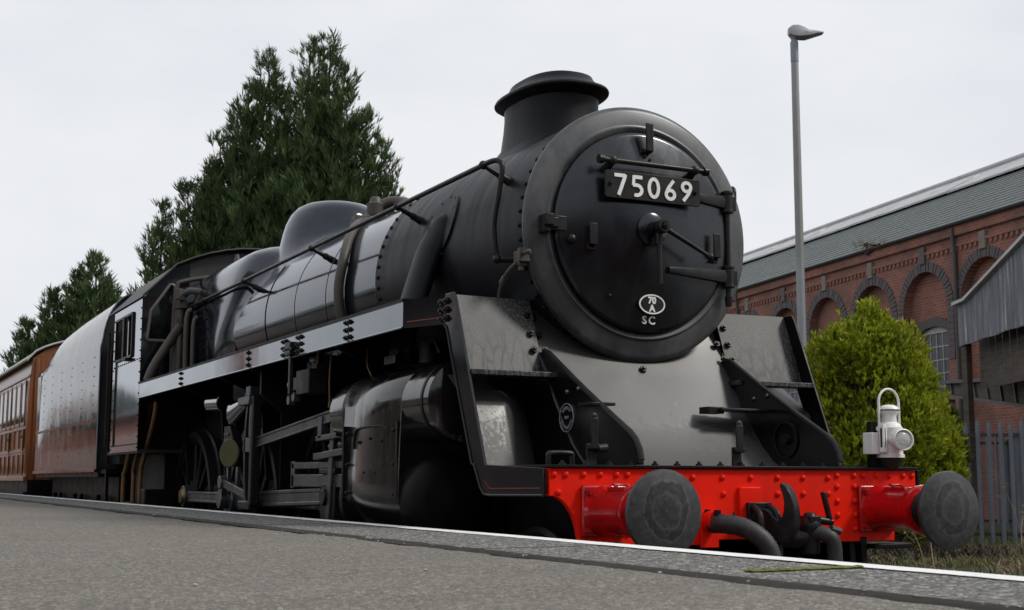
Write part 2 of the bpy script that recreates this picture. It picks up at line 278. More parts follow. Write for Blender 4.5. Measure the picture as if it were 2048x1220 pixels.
# ---------------------------------------------------------------- mesh helpers
class MB:
    def __init__(s): s.v = []; s.f = []
    def add(s, vs, fs):
        o = len(s.v); s.v += [tuple(p) for p in vs]; s.f += [tuple(i+o for i in f) for f in fs]; return s
    def box(s, x0, x1, y0, y1, z0, z1):
        v = [(x0, y0, z0), (x1, y0, z0), (x1, y1, z0), (x0, y1, z0), (x0, y0, z1), (x1, y0, z1), (x1, y1, z1), (x0, y1, z1)]
        return s.add(v, [(3, 2, 1, 0), (4, 5, 6, 7), (0, 1, 5, 4), (1, 2, 6, 5), (2, 3, 7, 6), (3, 0, 4, 7)])
    def bar(s, a, b, w, h, upv=(0, 0, 1)):
        a = Vector(a); b = Vector(b); d = (b-a).normalized(); u = Vector(upv)
        r = d.cross(u); r = r.normalized() if r.length > 1e-6 else Vector((1, 0, 0)); u = r.cross(d)
        v = []
        for p in (a, b):
            for i, j in ((-1, -1), (1, -1), (1, 1), (-1, 1)): v.append(p+r*i*w/2+u*j*h/2)
        return s.add(v, [(3, 2, 1, 0), (4, 5, 6, 7), (0, 1, 5, 4), (1, 2, 6, 5), (2, 3, 7, 6), (3, 0, 4, 7)])
    def loft(s, rings, closed=True, cap0=True, cap1=True):
        n = len(rings[0]); v = [p for r in rings for p in r]; f = []
        for k in range(len(rings)-1):
            for i in range(n if closed else n-1):
                j = (i+1) % n; f.append((k*n+i, k*n+j, (k+1)*n+j, (k+1)*n+i))
        if cap0: f.append(tuple(range(n-1, -1, -1)))
        if cap1: f.append(tuple((len(rings)-1)*n+i for i in range(n)))
        return s.add(v, f)
    def tube(s, pts, r, n=10, smooth=0, cap=True):
        P = [Vector(p) for p in pts]
        if smooth: P = catmull(P, smooth)
        rr = r if isinstance(r, (list, tuple)) else [r]*len(P)
        if len(rr) != len(P): rr = [rr[0]+(rr[-1]-rr[0])*i/(len(P)-1) for i in range(len(P))]
        rings = []; nrm = None
        for i, p in enumerate(P):
            d = (P[min(i+1, len(P)-1)]-P[max(i-1, 0)]).normalized()
            if nrm is None:
                nrm = d.cross(Vector((0, 0, 1)))
                if nrm.length < .1: nrm = d.cross(Vector((1, 0, 0)))
            nrm = (nrm-d*nrm.dot(d)).normalized(); b = d.cross(nrm)
            rings.append([p+(nrm*cos(2*pi*k/n)+b*sin(2*pi*k/n))*rr[i] for k in range(n)])
        return s.loft(rings, True, cap, cap)
    def cyl(s, a, b, r, r2=None, n=20, cap=True):
        return s.tube([a, b], [r, r if r2 is None else r2], n, 0, cap)
    def lathe(s, prof, origin, axis=(0, 0, 1), n=32, cap=True):
        # prof: (radius, distance along axis)
        ax = Vector(axis).normalized(); u = ax.cross(Vector((0, 0, 1)))
        u = u.normalized() if u.length > .01 else Vector((1, 0, 0)); w = ax.cross(u); o = Vector(origin)
        return s.loft([[o+ax*h+(u*cos(2*pi*k/n)+w*sin(2*pi*k/n))*max(r, 1e-4) for k in range(n)] for r, h in prof], True, cap, cap)
    def prism(s, poly, frame, d):
        # poly of 2D points, frame=(origin, U, V), d = extrusion vector
        o, U, V = (Vector(q) for q in frame); d = Vector(d)
        a = [o+U*p[0]+V*p[1] for p in poly]; n = len(a); b = [q+d for q in a]
        if U.cross(V).dot(d) > 0: f0, f1 = tuple(range(n-1, -1, -1)), tuple(range(n, 2*n))
        else: f0, f1 = tuple(range(n)), tuple(range(2*n-1, n-1, -1))
        side = [(i, (i+1) % n, n+(i+1) % n, n+i) for i in range(n)]
        if not U.cross(V).dot(d) > 0: side = [q[::-1] for q in side]
        return s.add(a+b, [f0, f1]+side)
    def ball(s, c, r, n=12, m=8, sc=(1, 1, 1)):
        c = Vector(c); rings = []
        for i in range(m+1):
            t = pi*i/m; rr = max(sin(t), 1e-3); rings.append([c+Vector((cos(2*pi*k/n)*rr*r*sc[0], sin(2*pi*k/n)*rr*r*sc[1], -cos(t)*r*sc[2])) for k in range(n)])
        return s.loft(rings)
    def hexbolt(s, c, axis, r=.016, h=.014, n=6):
        c = Vector(c); a = Vector(axis).normalized(); return s.cyl(c, c+a*h, r, r*.95, n).cyl(c+a*h, c+a*(h+.012), r*.5, r*.45, 8)
    def rivet(s, c, axis, r=.016):
        return s.lathe([(r, -.004), (r*.95, r*.25), (r*.7, r*.6), (r*.3, r*.8), (0, r*.84)], c, axis, 8, False)
    def mesh(s, name, sharp=38):
        me = bpy.data.meshes.new(name); me.from_pydata(s.v, [], s.f); me.update()
        if sharp:
            me.polygons.foreach_set('use_smooth', [True]*len(me.polygons)); me.set_sharp_from_angle(angle=radians(sharp))
        return me
    def build(s, name, mat, parent=None, bevel=0, sharp=38, seg=2):
        me = s.mesh(name, sharp); o = bpy.data.objects.new(name, me); COL.objects.link(o)
        me.materials.append(MATS[mat])
        if parent: o.parent = parent
        if bevel:
            b = o.modifiers.new('edge', 'BEVEL'); b.width = bevel; b.segments = seg; b.limit_method = 'ANGLE'; b.angle_limit = radians(40); b.use_clamp_overlap = True
        return o
def catmull(P, n):
    out = []
    for i in range(len(P)-1):
        p0, p1, p2, p3 = P[max(i-1, 0)], P[i], P[i+1], P[min(i+2, len(P)-1)]
        for k in range(n):
            t = k/n; out.append(.5*((2*p1)+(p2-p0)*t+(2*p0-5*p1+4*p2-p3)*t*t+(3*p1-p0-3*p2+p3)*t**3))
    return out+[P[-1]]
def tag(o, label=None, cat=None, group=None, kind=None):
    if label: o['label'] = label
    if cat: o['category'] = cat
    if group: o['group'] = group
    if kind: o['kind'] = kind
    return o
def empty(name, loc, label, cat, group=None):
    o = bpy.data.objects.new(name, None); COL.objects.link(o); o.location = loc; o.empty_display_size = .2
    ROOTLOC[o.name] = Vector(loc); return tag(o, label, cat, group)
ROOTLOC = {}
def at_root(o, root):
    # meshes are written in world coordinates; keep them there under a root that stands elsewhere
    o.parent = root; o.matrix_parent_inverse = Matrix.Translation(root.location).inverted(); return o
def P(mb, name, mat, parent, bevel=0, sharp=38, seg=2, kind=None, label=None):
    o = mb.build(name, mat, None, bevel, sharp, seg); o.parent = parent
    r = parent
    while r.parent: r = r.parent
    if parent.parent is None: o.matrix_parent_inverse = Matrix.Translation(r.location).inverted()
    if kind: o['kind'] = kind
    if label: o['label'] = label
    return o
def inst(mesh, name, parent, loc, rot=None, scale=None):
    # one more copy of a shared mesh, placed in world coordinates under a part or thing
    o = bpy.data.objects.new(name, mesh); COL.objects.link(o); o.parent = parent
    if parent is not None and parent.parent is None and parent.type == 'EMPTY': o.matrix_parent_inverse = Matrix.Translation(parent.location).inverted()
    o.location = loc
    if rot: o.rotation_euler = rot
    if scale: o.scale = scale
    return o
# ================================================================ SETTING
def vnoise(x, y, s=0):
    return (sin(x*1.3+s)*cos(y*1.7-s*2)+.5*sin(x*3.1+y*2.3+s)+.25*sin(x*7.7-y*6.1+s*3))/1.75
def gz(x, y):
    # track bed low, a low bank rising beyond the line on the right
    if x > 2.2: return -.32+.62*min(1, max(0, (x-2.2)/4.0))**.8 + .06*vnoise(x, y)
    return -.32
def grid(xs, ys, zf):
    v = [(x, y, zf(x, y)) for y in ys for x in xs]; n = len(xs)
    return v, [(j*n+i, j*n+i+1, (j+1)*n+i+1, (j+1)*n+i) for j in range(len(ys)-1) for i in range(n-1)]
xs = [-400, -150, -60, -30, -12, -2]+[2.2+.35*i for i in range(40)]+[18, 22, 30, 60, 150, 400]
ys = [-200, -60, -20, -8]+[-4+.5*i for i in range(48)]+[22, 30, 40, 60, 120, 300, 600]
tag(MB().add(*grid(xs, ys, gz)).build('ground', 'earth', sharp=80), kind='structure')
# track
TR = tag(MB().add(*grid([-2.0, -1.5, 1.6, 2.3], [-30, 60], lambda x, y: -.30 if x in (-2.0, 2.3) else -.17)).build('railway_track', 'ballast'), kind='structure')
rb = MB()
for s in (-1, 1):
    o = MB().loft([[(s*.7525+a, y, b) for a, b in ((-.07, -.16), (.07, -.16), (.07, -.145), (.012, -.12), (.012, -.045), (.035, -.03), (.035, -.002), (-.035, -.002), (-.035, -.03), (-.012, -.045), (-.012, -.12), (-.07, -.145))] for y in (-30, 60)])
    r = o.build('rail', 'steel_rail'); r.parent = TR
sm = MB().box(-1.29, 1.29, -.125, .125, -.19, -.155).mesh('sleeper'); sm.materials.append(MATS['sleeper_wood'])
for i in range(22): inst(sm, 'sleeper', TR, (0, -6+.7*i, 0))

# platform -------------------------------------------------------
PZ = .95
plat = MB()
plat.box(-7.6, -1.62, -30, 70, -.32, PZ-.06)
plat = tag(plat.build('platform', 'crevice_shadow_soil'), kind='structure')  # dark body colour makes the open joints read as shaded
P(MB().box(-1.62, -1.50, -30, 70, -.32, PZ-.075), 'retaining_wall', 'brick', plat)
# asphalt field with a broken, wandering edge along the coping
def edge(y): return -2.152+.014*sin(y*1.9)+.014*sin(y*5.3+1)+.010*sin(y*13.1)+.006*sin(y*31)
def asphalt(name, y0, y1, z):
    ny = int((y1-y0)/.04) if y1-y0 < 20 else 220
    yy = [y0+(y1-y0)*(i/ny)**(1.6 if y1-y0 > 20 else 1) for i in range(ny+1)]
    m = MB(); v = []; f = []
    for y in yy:
        e = edge(y)-.005; v += [(-7.6, y, z), (e-.05, y, z+.002*sin(y*9)), (e-.012, y, z), (e, y, z-.012), (e, y, z-.05)]
    for i in range(len(yy)-1):
        for k in range(4): a = i*5+k; f.append((a, a+1, a+6, a+5))
    m.add(v, f); m.add([(-7.6, y0, z), (edge(y0)-.005, y0, z), (edge(y0)-.005, y0, z-.05), (-7.6, y0, z-.05)], [(0, 1, 2, 3)])
    return P(m, name, 'asphalt', plat)
asphalt('asphalt_panel', -14, .655, PZ-.011); asphalt('asphalt_panel', .69, 70, PZ-.016)
# ragged dirt ribbon against the slabs, coloured dark for the joint's shadow
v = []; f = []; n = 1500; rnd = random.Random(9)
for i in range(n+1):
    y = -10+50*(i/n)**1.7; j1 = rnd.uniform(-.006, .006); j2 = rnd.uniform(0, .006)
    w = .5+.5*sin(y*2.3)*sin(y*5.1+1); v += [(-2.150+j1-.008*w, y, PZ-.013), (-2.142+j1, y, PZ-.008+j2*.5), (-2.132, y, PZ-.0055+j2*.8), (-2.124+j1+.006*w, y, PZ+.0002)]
for i in range(n):
    for j in range(3): a = i*4+j; f.append((a, a+1, a+5, a+4))
P(MB().add(v, f), 'joint_shadow_dirt', 'crevice_shadow_soil', plat, kind='stuff')
# coping slabs, each a little out of line with its neighbour
sl = []
for k in range(4):
    m = MB(); rnd = random.Random(k); nx = 26; v = []
    le = [-2.128+.008*sin(i*.5+k)+rnd.uniform(-.007, .007) for i in range(nx+1)]
    re = [-1.45+rnd.uniform(-.004, .004) for i in range(nx+1)]
    for i in range(nx+1):
        y = .006+(1.488)*i/nx
        v += [(le[i], y, -.07), (le[i], y, -.008), (le[i]+.01, y, 0), (-1.535, y, 0), (re[i]-.012, y, 0), (re[i], y, -.012), (re[i], y, -.07)]
    f = [(i*7+j, i*7+j+1, (i+1)*7+j+1, (i+1)*7+j) for i in range(nx) for j in range(6)]
    f += [tuple(range(7)), tuple(nx*7+j for j in range(6, -1, -1))]
    me = m.add(v, [q[::-1] for q in f]).mesh('coping_slab'); me.materials.append(MATS['coping_concrete']); sl.append(me)
y = -10.2; k = 0
while y < 45:
    inst(sl[k % 4], 'coping_slab', plat, (0, y, PZ-.001+.0015*sin(k*2.4))); y += 1.5; k += 1
# white line on the very edge, worn and ragged, broken at the slab joints
lm_ = MB(); v = []; f = []; n = 900
rnd = random.Random(5)
for i in range(n+1):
    y = -10+55*(i/n)**1.5; w = .128+.006*sin(y*3.1)+.004*sin(y*11)+rnd.uniform(-.004, .004)
    v += [(-1.453-w, y, PZ+.0025), (-1.458, y, PZ+.0025), (-1.4445, y, PZ-.012), (-1.4445, y, PZ-.05)]
for i in range(n):
    for j in range(3): a = i*4+j; f.append((a, a+1, a+5, a+4))
P(lm_.add(v, f), 'painted_line', 'line_paint', plat)
# moss in one slab joint and crumbs of grit
mo = MB(); rnd = random.Random(3)
for i in range(330):
    t = rnd.random()
    if sin(t*23+1)+sin(t*51) < -.55: continue
    x = -1.98+.40*t; yv = -2.70+.02*t+rnd.gauss(0, .009); w = rnd.uniform(.005, .015)
    mo.ball((x, yv, PZ+.003), w, 6, 4, (1.5, .55, .35))
P(mo, 'moss', 'moss', plat, kind='stuff')
gr = MB()
for i in range(150):
    x = rnd.uniform(-4.4, -2.0) if rnd.random() < .6 else -2.14+rnd.gauss(0, .03); yv = rnd.uniform(-3.8, 4); r = rnd.choice([.002, .002, .003, .003, .004, .006])
    gr.ball((x, yv, PZ-.010+r*.3), r, 5, 4, (1.2, 1, .7))
tag(gr.build('grit', 'pebble'), 'loose crumbs of pale grit strewn over the platform', 'grit', kind='stuff')

# ================================================================ BRICK BUILDING (wall turned 10.3 degrees from the track)
BA = radians(10.3); bd = Vector((sin(BA), cos(BA), 0)); bn = Vector((cos(BA), -sin(BA), 0))
BO = Vector((-4.2796, -5.7866, 0))+bn*20.0      # a point on the wall's line; s runs along bd
def W(s, d, z): return BO+bd*s+bn*d+Vector((0, 0, z))    # d > 0 lies behind the wall face
B = empty('brick_building', W(30, 3, 0), 'long red brick goods shed with blind arches and a slate roof', 'building')
# local wall material needs (along, up) as brick axes: build the wall in its own frame
def wallmesh(mb, name, mat, parent, **kw):
    # mb holds points (s, z, d); the object's frame maps x->bd, y->up, z->-bn (outwards)
    o = mb.build(name, mat, None, kw.get('bevel', 0), kw.get('sharp', 30)); o.parent = parent
    M4 = Matrix(((bd.x, 0, -bn.x, BO.x), (bd.y, 0, -bn.y, BO.y), (0, 1, 0, 0), (0, 0, 0, 1)))
    if parent is B: o.matrix_parent_inverse = Matrix.Translation(B.location).inverted(); o.matrix_basis = M4
    if kw.get('kind'): o['kind'] = kw['kind']
    return o
S0, S1, EZ = 14.0, 62.0, 7.55
ARCH = [30.05+2.545*k for k in range(-3, 8)]; AR = .98; SPR = 5.62; REC = .22
# wall face with arched recesses: vertical strips between and over the arches
wm = MB()
def strip(s0, s1, z0, z1, d=0): wm.add([(s0, z0, d), (s1, z0, d), (s1, z1, d), (s0, z1, d)], [(0, 1, 2, 3)])
prev = S0; TOPZ = EZ
for a in ARCH:
    strip(prev, a-AR, -.3, TOPZ); prev = a+AR
    n = 20; pts = [(a-AR*cos(pi*i/n), SPR+AR*sin(pi*i/n)) for i in range(n+1)]
    for i in range(n):      # spandrel above the arch, then the reveal
        (x0, z0), (x1, z1) = pts[i], pts[i+1]
        wm.add([(x0, z0, 0), (x1, z1, 0), (x1, TOPZ, 0), (x0, TOPZ, 0)], [(0, 1, 2, 3)])
        wm.add([(x0, z0, 0), (x0, z0, -REC), (x1, z1, -REC), (x1, z1, 0)], [(0, 1, 2, 3)])
    for sg in (-1, 1):
        x = a+sg*AR; q = [(x, -.3, 0), (x, SPR, 0), (x, SPR, -REC), (x, -.3, -REC)]; wm.add(q, [(0, 1, 2, 3) if sg < 0 else (3, 2, 1, 0)])
    # recessed panel with the window opening left in it
    hw = .60; zb, zt, rise = 3.2, 5.02, .16
    for x0, x1 in ((a-AR, a-hw), (a+hw, a+AR)): strip(x0, x1, -.3, SPR, -REC)
    strip(a-hw, a+hw, -.3, zb, -REC)
    wp = [(a-hw+2*hw*i/8, zt+rise*(1-((i-4)/4)**2)) for i in range(9)]
    for i in range(8): wm.add([(wp[i][0], wp[i][1], -REC), (wp[i+1][0], wp[i+1][1], -REC), (wp[i+1][0], SPR, -REC), (wp[i][0], SPR, -REC)], [(0, 1, 2, 3)])
    wm.add([(p_[0], p_[1], -REC) for p_ in pts], [tuple(range(n, -1, -1))])
strip(prev, S1, -.3, TOPZ)
wall = wallmesh(wm, 'wall', 'brick', B)
wallmesh(MB().box(S0, S1, -.3, EZ, -12.0, -1.0), 'inner_wall', 'cab_dark', B)
wallmesh(MB().add([(S0, -.3, 0), (S0, EZ, 0), (S0, EZ, -12), (S0, -.3, -12)], [(0, 1, 2, 3)]), 'end_wall', 'brick', B)
# cornice, dentils, gutter, string course
wallmesh(MB().box(S0, S1, 7.30, 7.55, 0, .09).box(S0, S1, 7.02, 7.10, 0, .05), 'cornice', 'brick', B)
dm = MB().box(-.05, .05, 6.92, 7.02, 0, .04).mesh('dentil'); dm.materials.append(MATS['brick'])
s = 21.0
while s < 52:
    inst(dm, 'dentil', wall, (s, 0, 0)); s += .20
wallmesh(MB().loft([[(x, 7.60+.07*cos(t), .12+.08*sin(t)) for t in [pi/2+pi*i/8 for i in range(9)]]+[(x, 7.60+.06*cos(t), .12+.07*sin(t)) for t in [1.5*pi-pi*i/8 for i in range(9)]] for x in (S0, S1)]), 'gutter', 'iron_dark', B)
for a in ARCH:
    m = MB(); n = 30; ri, ro = AR, AR+.26      # dark blue-brick arch rings, each voussoir cut by a joint
    for i in range(n):
        t0 = pi*i/n+.010; t1 = pi*(i+1)/n-.010; jz = .022+.006*((i*7) % 3)
        q = [(a-r*cos(t), SPR+r*sin(t)) for r, t in ((ri, t0), (ri, t1), (ro, t1), (ro, t0))]
        m.add([(x, z, -.03) for x, z in q]+[(x, z, jz) for x, z in q], [(7, 6, 5, 4), (0, 1, 5, 4), (1, 2, 6, 5), (2, 3, 7, 6), (3, 0, 4, 7)])
    for sg in (-1, 1):
        for kz in range(9):
            z0 = SPR-.004-.152*(kz+1); x0 = a+sg*AR; w = .25
            m.box(min(x0, x0+sg*w), max(x0, x0+sg*w), z0+.006, z0+.150, -.03, .018+.004*(kz % 3))
    wallmesh(m, 'arch_ring', 'blue_brick', B, kind='stuff')
    wallmesh(MB().box(a-.12, a+.12, SPR+ro-.06, SPR+ro+.38, -.02, .07), 'keystone', 'stone' if (ARCH.index(a) % 3) else 'blue_brick', B, bevel=.01)
    # window: brick head, sill, frame, bars, panes
    m = MB()
    for i in range(12):
        x0 = a-.70+1.40*i/12+.006; x1 = a-.70+1.40*(i+1)/12-.006; zc_ = 5.02+.16*(1-(((x0+x1)/2-a)/.7)**2)
        m.box(x0, x1, zc_, zc_+.235, -REC-.02, -REC+.035)
    wallmesh(m, 'window_head', 'blue_brick', B, kind='stuff')
    wn = wallmesh(MB().box(a-.60, a-.55, 3.2, 5.2, -REC-.12, -REC-.05).box(a+.55, a+.60, 3.2, 5.2, -REC-.12, -REC-.05).box(a-.6, a+.6, 3.2, 3.27, -REC-.12, -REC-.05).box(a-.6, a+.6, 5.0, 5.22, -REC-.12, -REC-.06), 'window', 'glazing_bar', B)
    bm_ = MB()
    for i in range(1, 4): x = a-.55+1.1*i/4; bm_.box(x-.014, x+.014, 3.27, 5.0, -REC-.105, -REC-.065)
    for i in range(1, 5): z = 3.27+1.73*i/5; bm_.box(a-.55, a+.55, z-.014, z+.014, -REC-.105, -REC-.063)
    wb = bm_.build('glazing_bars', 'glazing_bar', wn)
    for i in range(4):
        for j in range(5):
            x0 = a-.55+1.1*i/4+.014; x1 = a-.55+1.1*(i+1)/4-.014; z0 = 3.27+1.73*j/5+.014; z1 = 3.27+1.73*(j+1)/5-.014; t = .006*sin(i*3+j*5)
            MB().box(x0, x1, z0, z1, -REC-.09+t, -REC-.084+t).build('pane', 'dusty_glass', wn)
for s_ in (28.62, 40.9, 46.0):
    P(MB().tube([W(s_, -.10, 7.5), W(s_, -.10, 7.25), W(s_, -.06, 6.9), W(s_, -.06, .2)], .055, 8), 'downpipe', 'iron_dark', B)
# roof: slate lower slope with a paler sheeted strip along the ridge
def slope(d0, d1, z0, z1, th, s0, s1, ns, nd_, jit, seed):
    m = MB(); rnd = random.Random(seed)
    for j in range(nd_):
        for i in range(ns):
            a0 = s0+(s1-s0)*i/ns+.004; a1 = s0+(s1-s0)*(i+1)/ns-.004; da = d0+(d1-d0)*j/nd_; db = d0+(d1-d0)*(j+1.12)/nd_
            za = z0+(z1-z0)*j/nd_+th+rnd.uniform(0, jit); zb = z0+(z1-z0)*(j+1.12)/nd_+rnd.uniform(0, jit)*.5
            m.add([W(a0, da, za), W(a1, da, za), W(a1, db, zb), W(a0, db, zb), W(a0, da, za-th), W(a1, da, za-th)], [(0, 1, 2, 3), (4, 5, 1, 0)])
    return m
P(slope(-.12, 3.9, 7.62, 9.83, .02, S0, S1, 160, 14, .006, 1), 'slate_roof', 'slate_green', B, kind='stuff', sharp=0)
P(slope(3.7, 5.3, 9.80, 10.68, .06, S0, S1, 26, 1, .03, 2), 'ridge_sheeting', 'roof_pale', B, sharp=0)
P(MB().add([W(S0, 5.3, 10.6), W(S1, 5.3, 10.6), W(S1, 11.5, 7.5), W(S0, 11.5, 7.5)], [(0, 1, 2, 3)]), 'rear_roof', 'slate_green', B)
P(MB().tube([W(S0, 5.3, 10.72), W(S1, 5.3, 10.72)], .09, 8), 'ridge', 'roof_pale', B)

# ================================================================ CORRUGATED CANOPY at the right edge
CA = radians(28.9); cdv = Vector((-sin(CA), -cos(CA), 0)); cn = Vector((cos(CA), -sin(CA), 0))   # runs towards the camera
C0 = Vector((15.09, 13.45, 0))
def Cp(s, d, z): return C0+cdv*s+cn*d+Vector((0, 0, z))
K = empty('canopy_shed', Cp(3, 1.5, 0), 'weathered corrugated iron canopy gable beside the brick shed', 'canopy')
m = MB(); v = []; n = 560; Ls = 9.0
for i in range(n+1):
    s = Ls*i/n; d = .028*sin(2*pi*s/.105); top = 4.60 if s < .68 else 4.60+(s-.68)*.172; top = min(top, 5.6)
    v += [Cp(s, d, 3.79+.010*sin(s*5)), Cp(s, d, top)]
m.add(v, [(2*i, 2*i+2, 2*i+3, 2*i+1) for i in range(n)])
P(m, 'corrugated_sheet', 'corrugated_iron', K)
P(MB().bar(Cp(-.05, -.05, 4.63), Cp(.70, -.05, 4.63), .12, .06).bar(Cp(.66, -.05, 4.62), Cp(6.4, -.05, 5.62), .12, .06), 'barge_board', 'roof_pale', K)
P(MB().add([Cp(-.05, 0, 4.66), Cp(.7, 0, 4.66), Cp(.7, 4.5, 4.66), Cp(-.05, 4.5, 4.66)], [(0, 1, 2, 3)]).add([Cp(.7, 0, 4.66), Cp(9, 0, 6.08), Cp(9, 4.5, 6.08), Cp(.7, 4.5, 4.66)], [(0, 1, 2, 3)]), 'canopy_roof', 'corrugated_iron', K)
for i in range(46):
    m = MB(); s0 = .1+.2*i; m.add([Cp(s0, .35, 2.95), Cp(s0+.185, .35, 2.95), Cp(s0+.185, .35+.01*(i % 2), 4.5), Cp(s0, .35, 4.5)], [(0, 1, 2, 3)])
    P(m, 'board', 'weathered_timber', K, sharp=0)
for s_ in (.10, 5.8): P(MB().bar(Cp(s_, .1, 0), Cp(s_, .1, 3.85), .14, .14, (1, 0, 0)), 'post', 'weathered_timber', K)
P(MB().tube([Cp(1.6, .7, 3.5), Cp(1.6, .7, 3.02), Cp(1.9, .7, 2.98), Cp(4.6, .7, 3.0)], .035, 8), 'pipe', 'galvanised', K)
# riveted girder under the canopy, deepening towards the right
G = empty('iron_girder', (14.7, 11.4, 0), 'rusty tapering girder reaching out below the corrugated canopy', 'girder')
ga, gb = Vector((17.6, 16.4, 0)), Vector((14.2, 10.2, 0))
def Gp(t, z, d=0): q = ga.lerp(gb, t); return Vector((q.x+d*.88, q.y-d*.47, z))
P(MB().bar(Gp(0, 3.38), Gp(1, 2.98), .16, .07), 'top_flange', 'iron_dark', G)
P(MB().bar(Gp(0, 3.10), Gp(1, 2.38), .16, .06), 'bottom_flange', 'iron_dark', G)
P(MB().add([Gp(0, 3.34, .02), Gp(1, 2.95, .02), Gp(1, 2.4, .02), Gp(0, 3.1, .02)], [(0, 1, 2, 3)]), 'web', 'weathered_timber', G)
for i in range(9):
    t = .06+i*.115; P(MB().bar(Gp(t, 3.36-.4*t), Gp(t+.02, 3.08-.7*t), .05, .05), 'stiffener', 'iron_dark', G)
for t in (.98, .03): P(MB().bar(Gp(t, 0), Gp(t, 2.98), .2, .2, (1, 0, 0)), 'column', 'iron_dark', G)

# ================================================================ LAMP POST
LH = .27
LP = empty('lamp_post', (7.86, 9.24, .2), 'tall grey steel lamp post with one flat head rising behind the engine', 'lamp post')
lx, ly = 7.86, 9.24
P(MB().lathe([(.085, .1), (.085, 1.4), (.064, 1.42), (.060, 4.0), (.053, 6.98+LH)], (lx, ly, 0), n=20), 'pole', 'post_steel', LP)
P(MB().lathe([(.058, 6.98+LH), (.058, 7.28+LH), (.045, 7.30+LH), (.045, 7.36+LH)], (lx, ly, 0), n=20), 'sleeve', 'galvanised', LP)
hd = Vector((.93, -.36, 0)).normalized(); sdv = Vector((.36, .93, 0)).normalized()
rings = []
for t, w, zt_, zb_ in ((-.08, .055, 7.49, 7.40), (-.03, .085, 7.525, 7.36), (.05, .105, 7.53, 7.345), (.14, .12, 7.495, 7.35), (.20, .13, 7.455, 7.355), (.32, .12, 7.45, 7.395), (.43, .06, 7.445, 7.425)):
    c = Vector((lx, ly, LH))+hd*t; rings.append([c+sdv*a*w+Vector((0, 0, z)) for a, z in ((-1, zb_), (-.55, zb_-.012), (.55, zb_-.012), (1, zb_), (1, (zt_+zb_)/2), (.6, zt_), (-.6, zt_), (-1, (zt_+zb_)/2))])
P(MB().loft(rings), 'lamp_head', 'luminaire', LP, bevel=.004)
P(MB().cyl((lx, ly, 7.33+LH), (lx, ly, 7.46+LH), .05, .058, 14), 'knuckle', 'galvanised', LP)

# ================================================================ PALISADE FENCES
pm = []
for hh in (1.72, 1.70):
    m = MB(); w = .031
    prof = [(-w, .012), (-w*.55, 0), (-w*.3, -.014), (w*.3, -.014), (w*.55, 0), (w, .012)]
    v = []
    for z in (0, hh): v += [(x, y, z) for x, y in prof]
    f = [(i, i+1, i+7, i+6) for i in range(5)]
    v += [(-w*.95, .012, hh+.07), (0, -.01, hh+.02), (w*.95, .012, hh+.07), (0, -.014, hh+.10)]
    f += [(6, 7, 12), (7, 8, 15), (8, 9, 15), (9, 10, 15), (10, 11, 14)]
    me = m.add(v, f).mesh('pale', 25); me.materials.append(MATS['galvanised']); pm.append(me)
def fence(a, b, n, z0, label, top):
    a = Vector(a); b = Vector(b); d = (b-a); ang = atan2(d.y, d.x)
    F = empty('palisade_fence', (a.x, a.y, z0), label, 'fence', 'steel palisade fences beyond the line')
    for zz in (top-.18, .45):
        P(MB().bar(a+Vector((0, 0, zz))-Vector((-d.y, d.x, 0)).normalized()*-.045, b+Vector((0, 0, zz))+Vector((-d.y, d.x, 0)).normalized()*.045, .03, .05), 'rail', 'iron_dark', F)
    for i in range(0, n, 9):
        q = a+d*(i/n)+Vector((-d.y, d.x, 0)).normalized()*.10; P(MB().box(q.x-.05, q.x+.05, q.y-.04, q.y+.04, z0-.2, top-.1), 'post', 'galvanised', F)
    rnd = random.Random(n)
    for i in range(n):
        q = a+d*((i+.5)/n); inst(pm[i % 2], 'pale', F, (q.x, q.y, top-1.75+rnd.uniform(-.012, .012)), (0, rnd.uniform(-.012, .012), ang))
fence((8.9, 10.1, 0), (13.6, 5.85, 0), 42, .25, 'nearer grey steel palisade fence right of the golden bush', 2.05)
fence((12.2, 15.2, 0), (18.8, 11.9, 0), 46, .25, 'farther steel palisade fence seen through the gaps of the nearer one', 2.12)
# ================================================================ LOCOMOTIVE  (front face of the buffer beam at y=0, rail top z=0)
LOCO = empty('steam_locomotive', (0, 5, 0), 'black steam locomotive with red buffer beam standing at the platform', 'locomotive')
ZC = 2.69
def mir(fn):            # run a builder for both sides
    for s in (-1, 1): fn(s)
# ---- frames, footplate, buffer beam
P(MB().box(-.60, -.565, .03, 9.6, .55, 1.26).box(.565, .60, .03, 9.6, .55, 1.26).box(-.56, .56, .6, 9.4, .75, .80).box(-.56, .56, 1.1, 3.2, 1.0, 1.9), 'main_frame', 'frame_black', LOCO)
def beam_poly():
    pts = [(-1.172, 1.262), (-1.172, 1.127)]
    for i in range(9):
        t = i/8*pi/2; pts.append((-1.172+.02+.24*sin(t)*.62, 1.127-.235*(1-cos(t))-.02*sin(t)))
    pts += [(-.985, .875), (-.26, .875), (-.245, .90), (.245, .90), (.26, .875), (.985, .875)]
    L_ = [(-x, z) for x, z in pts[:11][::-1]]
    return pts+L_
bp = beam_poly()
BEAM = P(MB().prism(bp, ((0, 0, 0), (1, 0, 0), (0, 0, 1)), (0, .035, 0)), 'buffer_beam', 'red_paint', LOCO, bevel=.003)
rv = MB().lathe([(.017, -.003), (.0165, .004), (.013, .010), (.006, .0135), (0, .0142)], (0, 0, 0), (0, -1, 0), 12, False).mesh('rivet'); rv.materials.append(MATS['red_paint'])
rows = [(x, 1.232) for x in (.607, .727, .79, .885, .98, 1.08, 1.145)]
rows += [(x, z) for x in (.607, .727) for z in (1.172, 1.093, 1.018, .940)]
riv = []
for s in (-1, 1): riv += [(s*x, z) for x, z in rows]
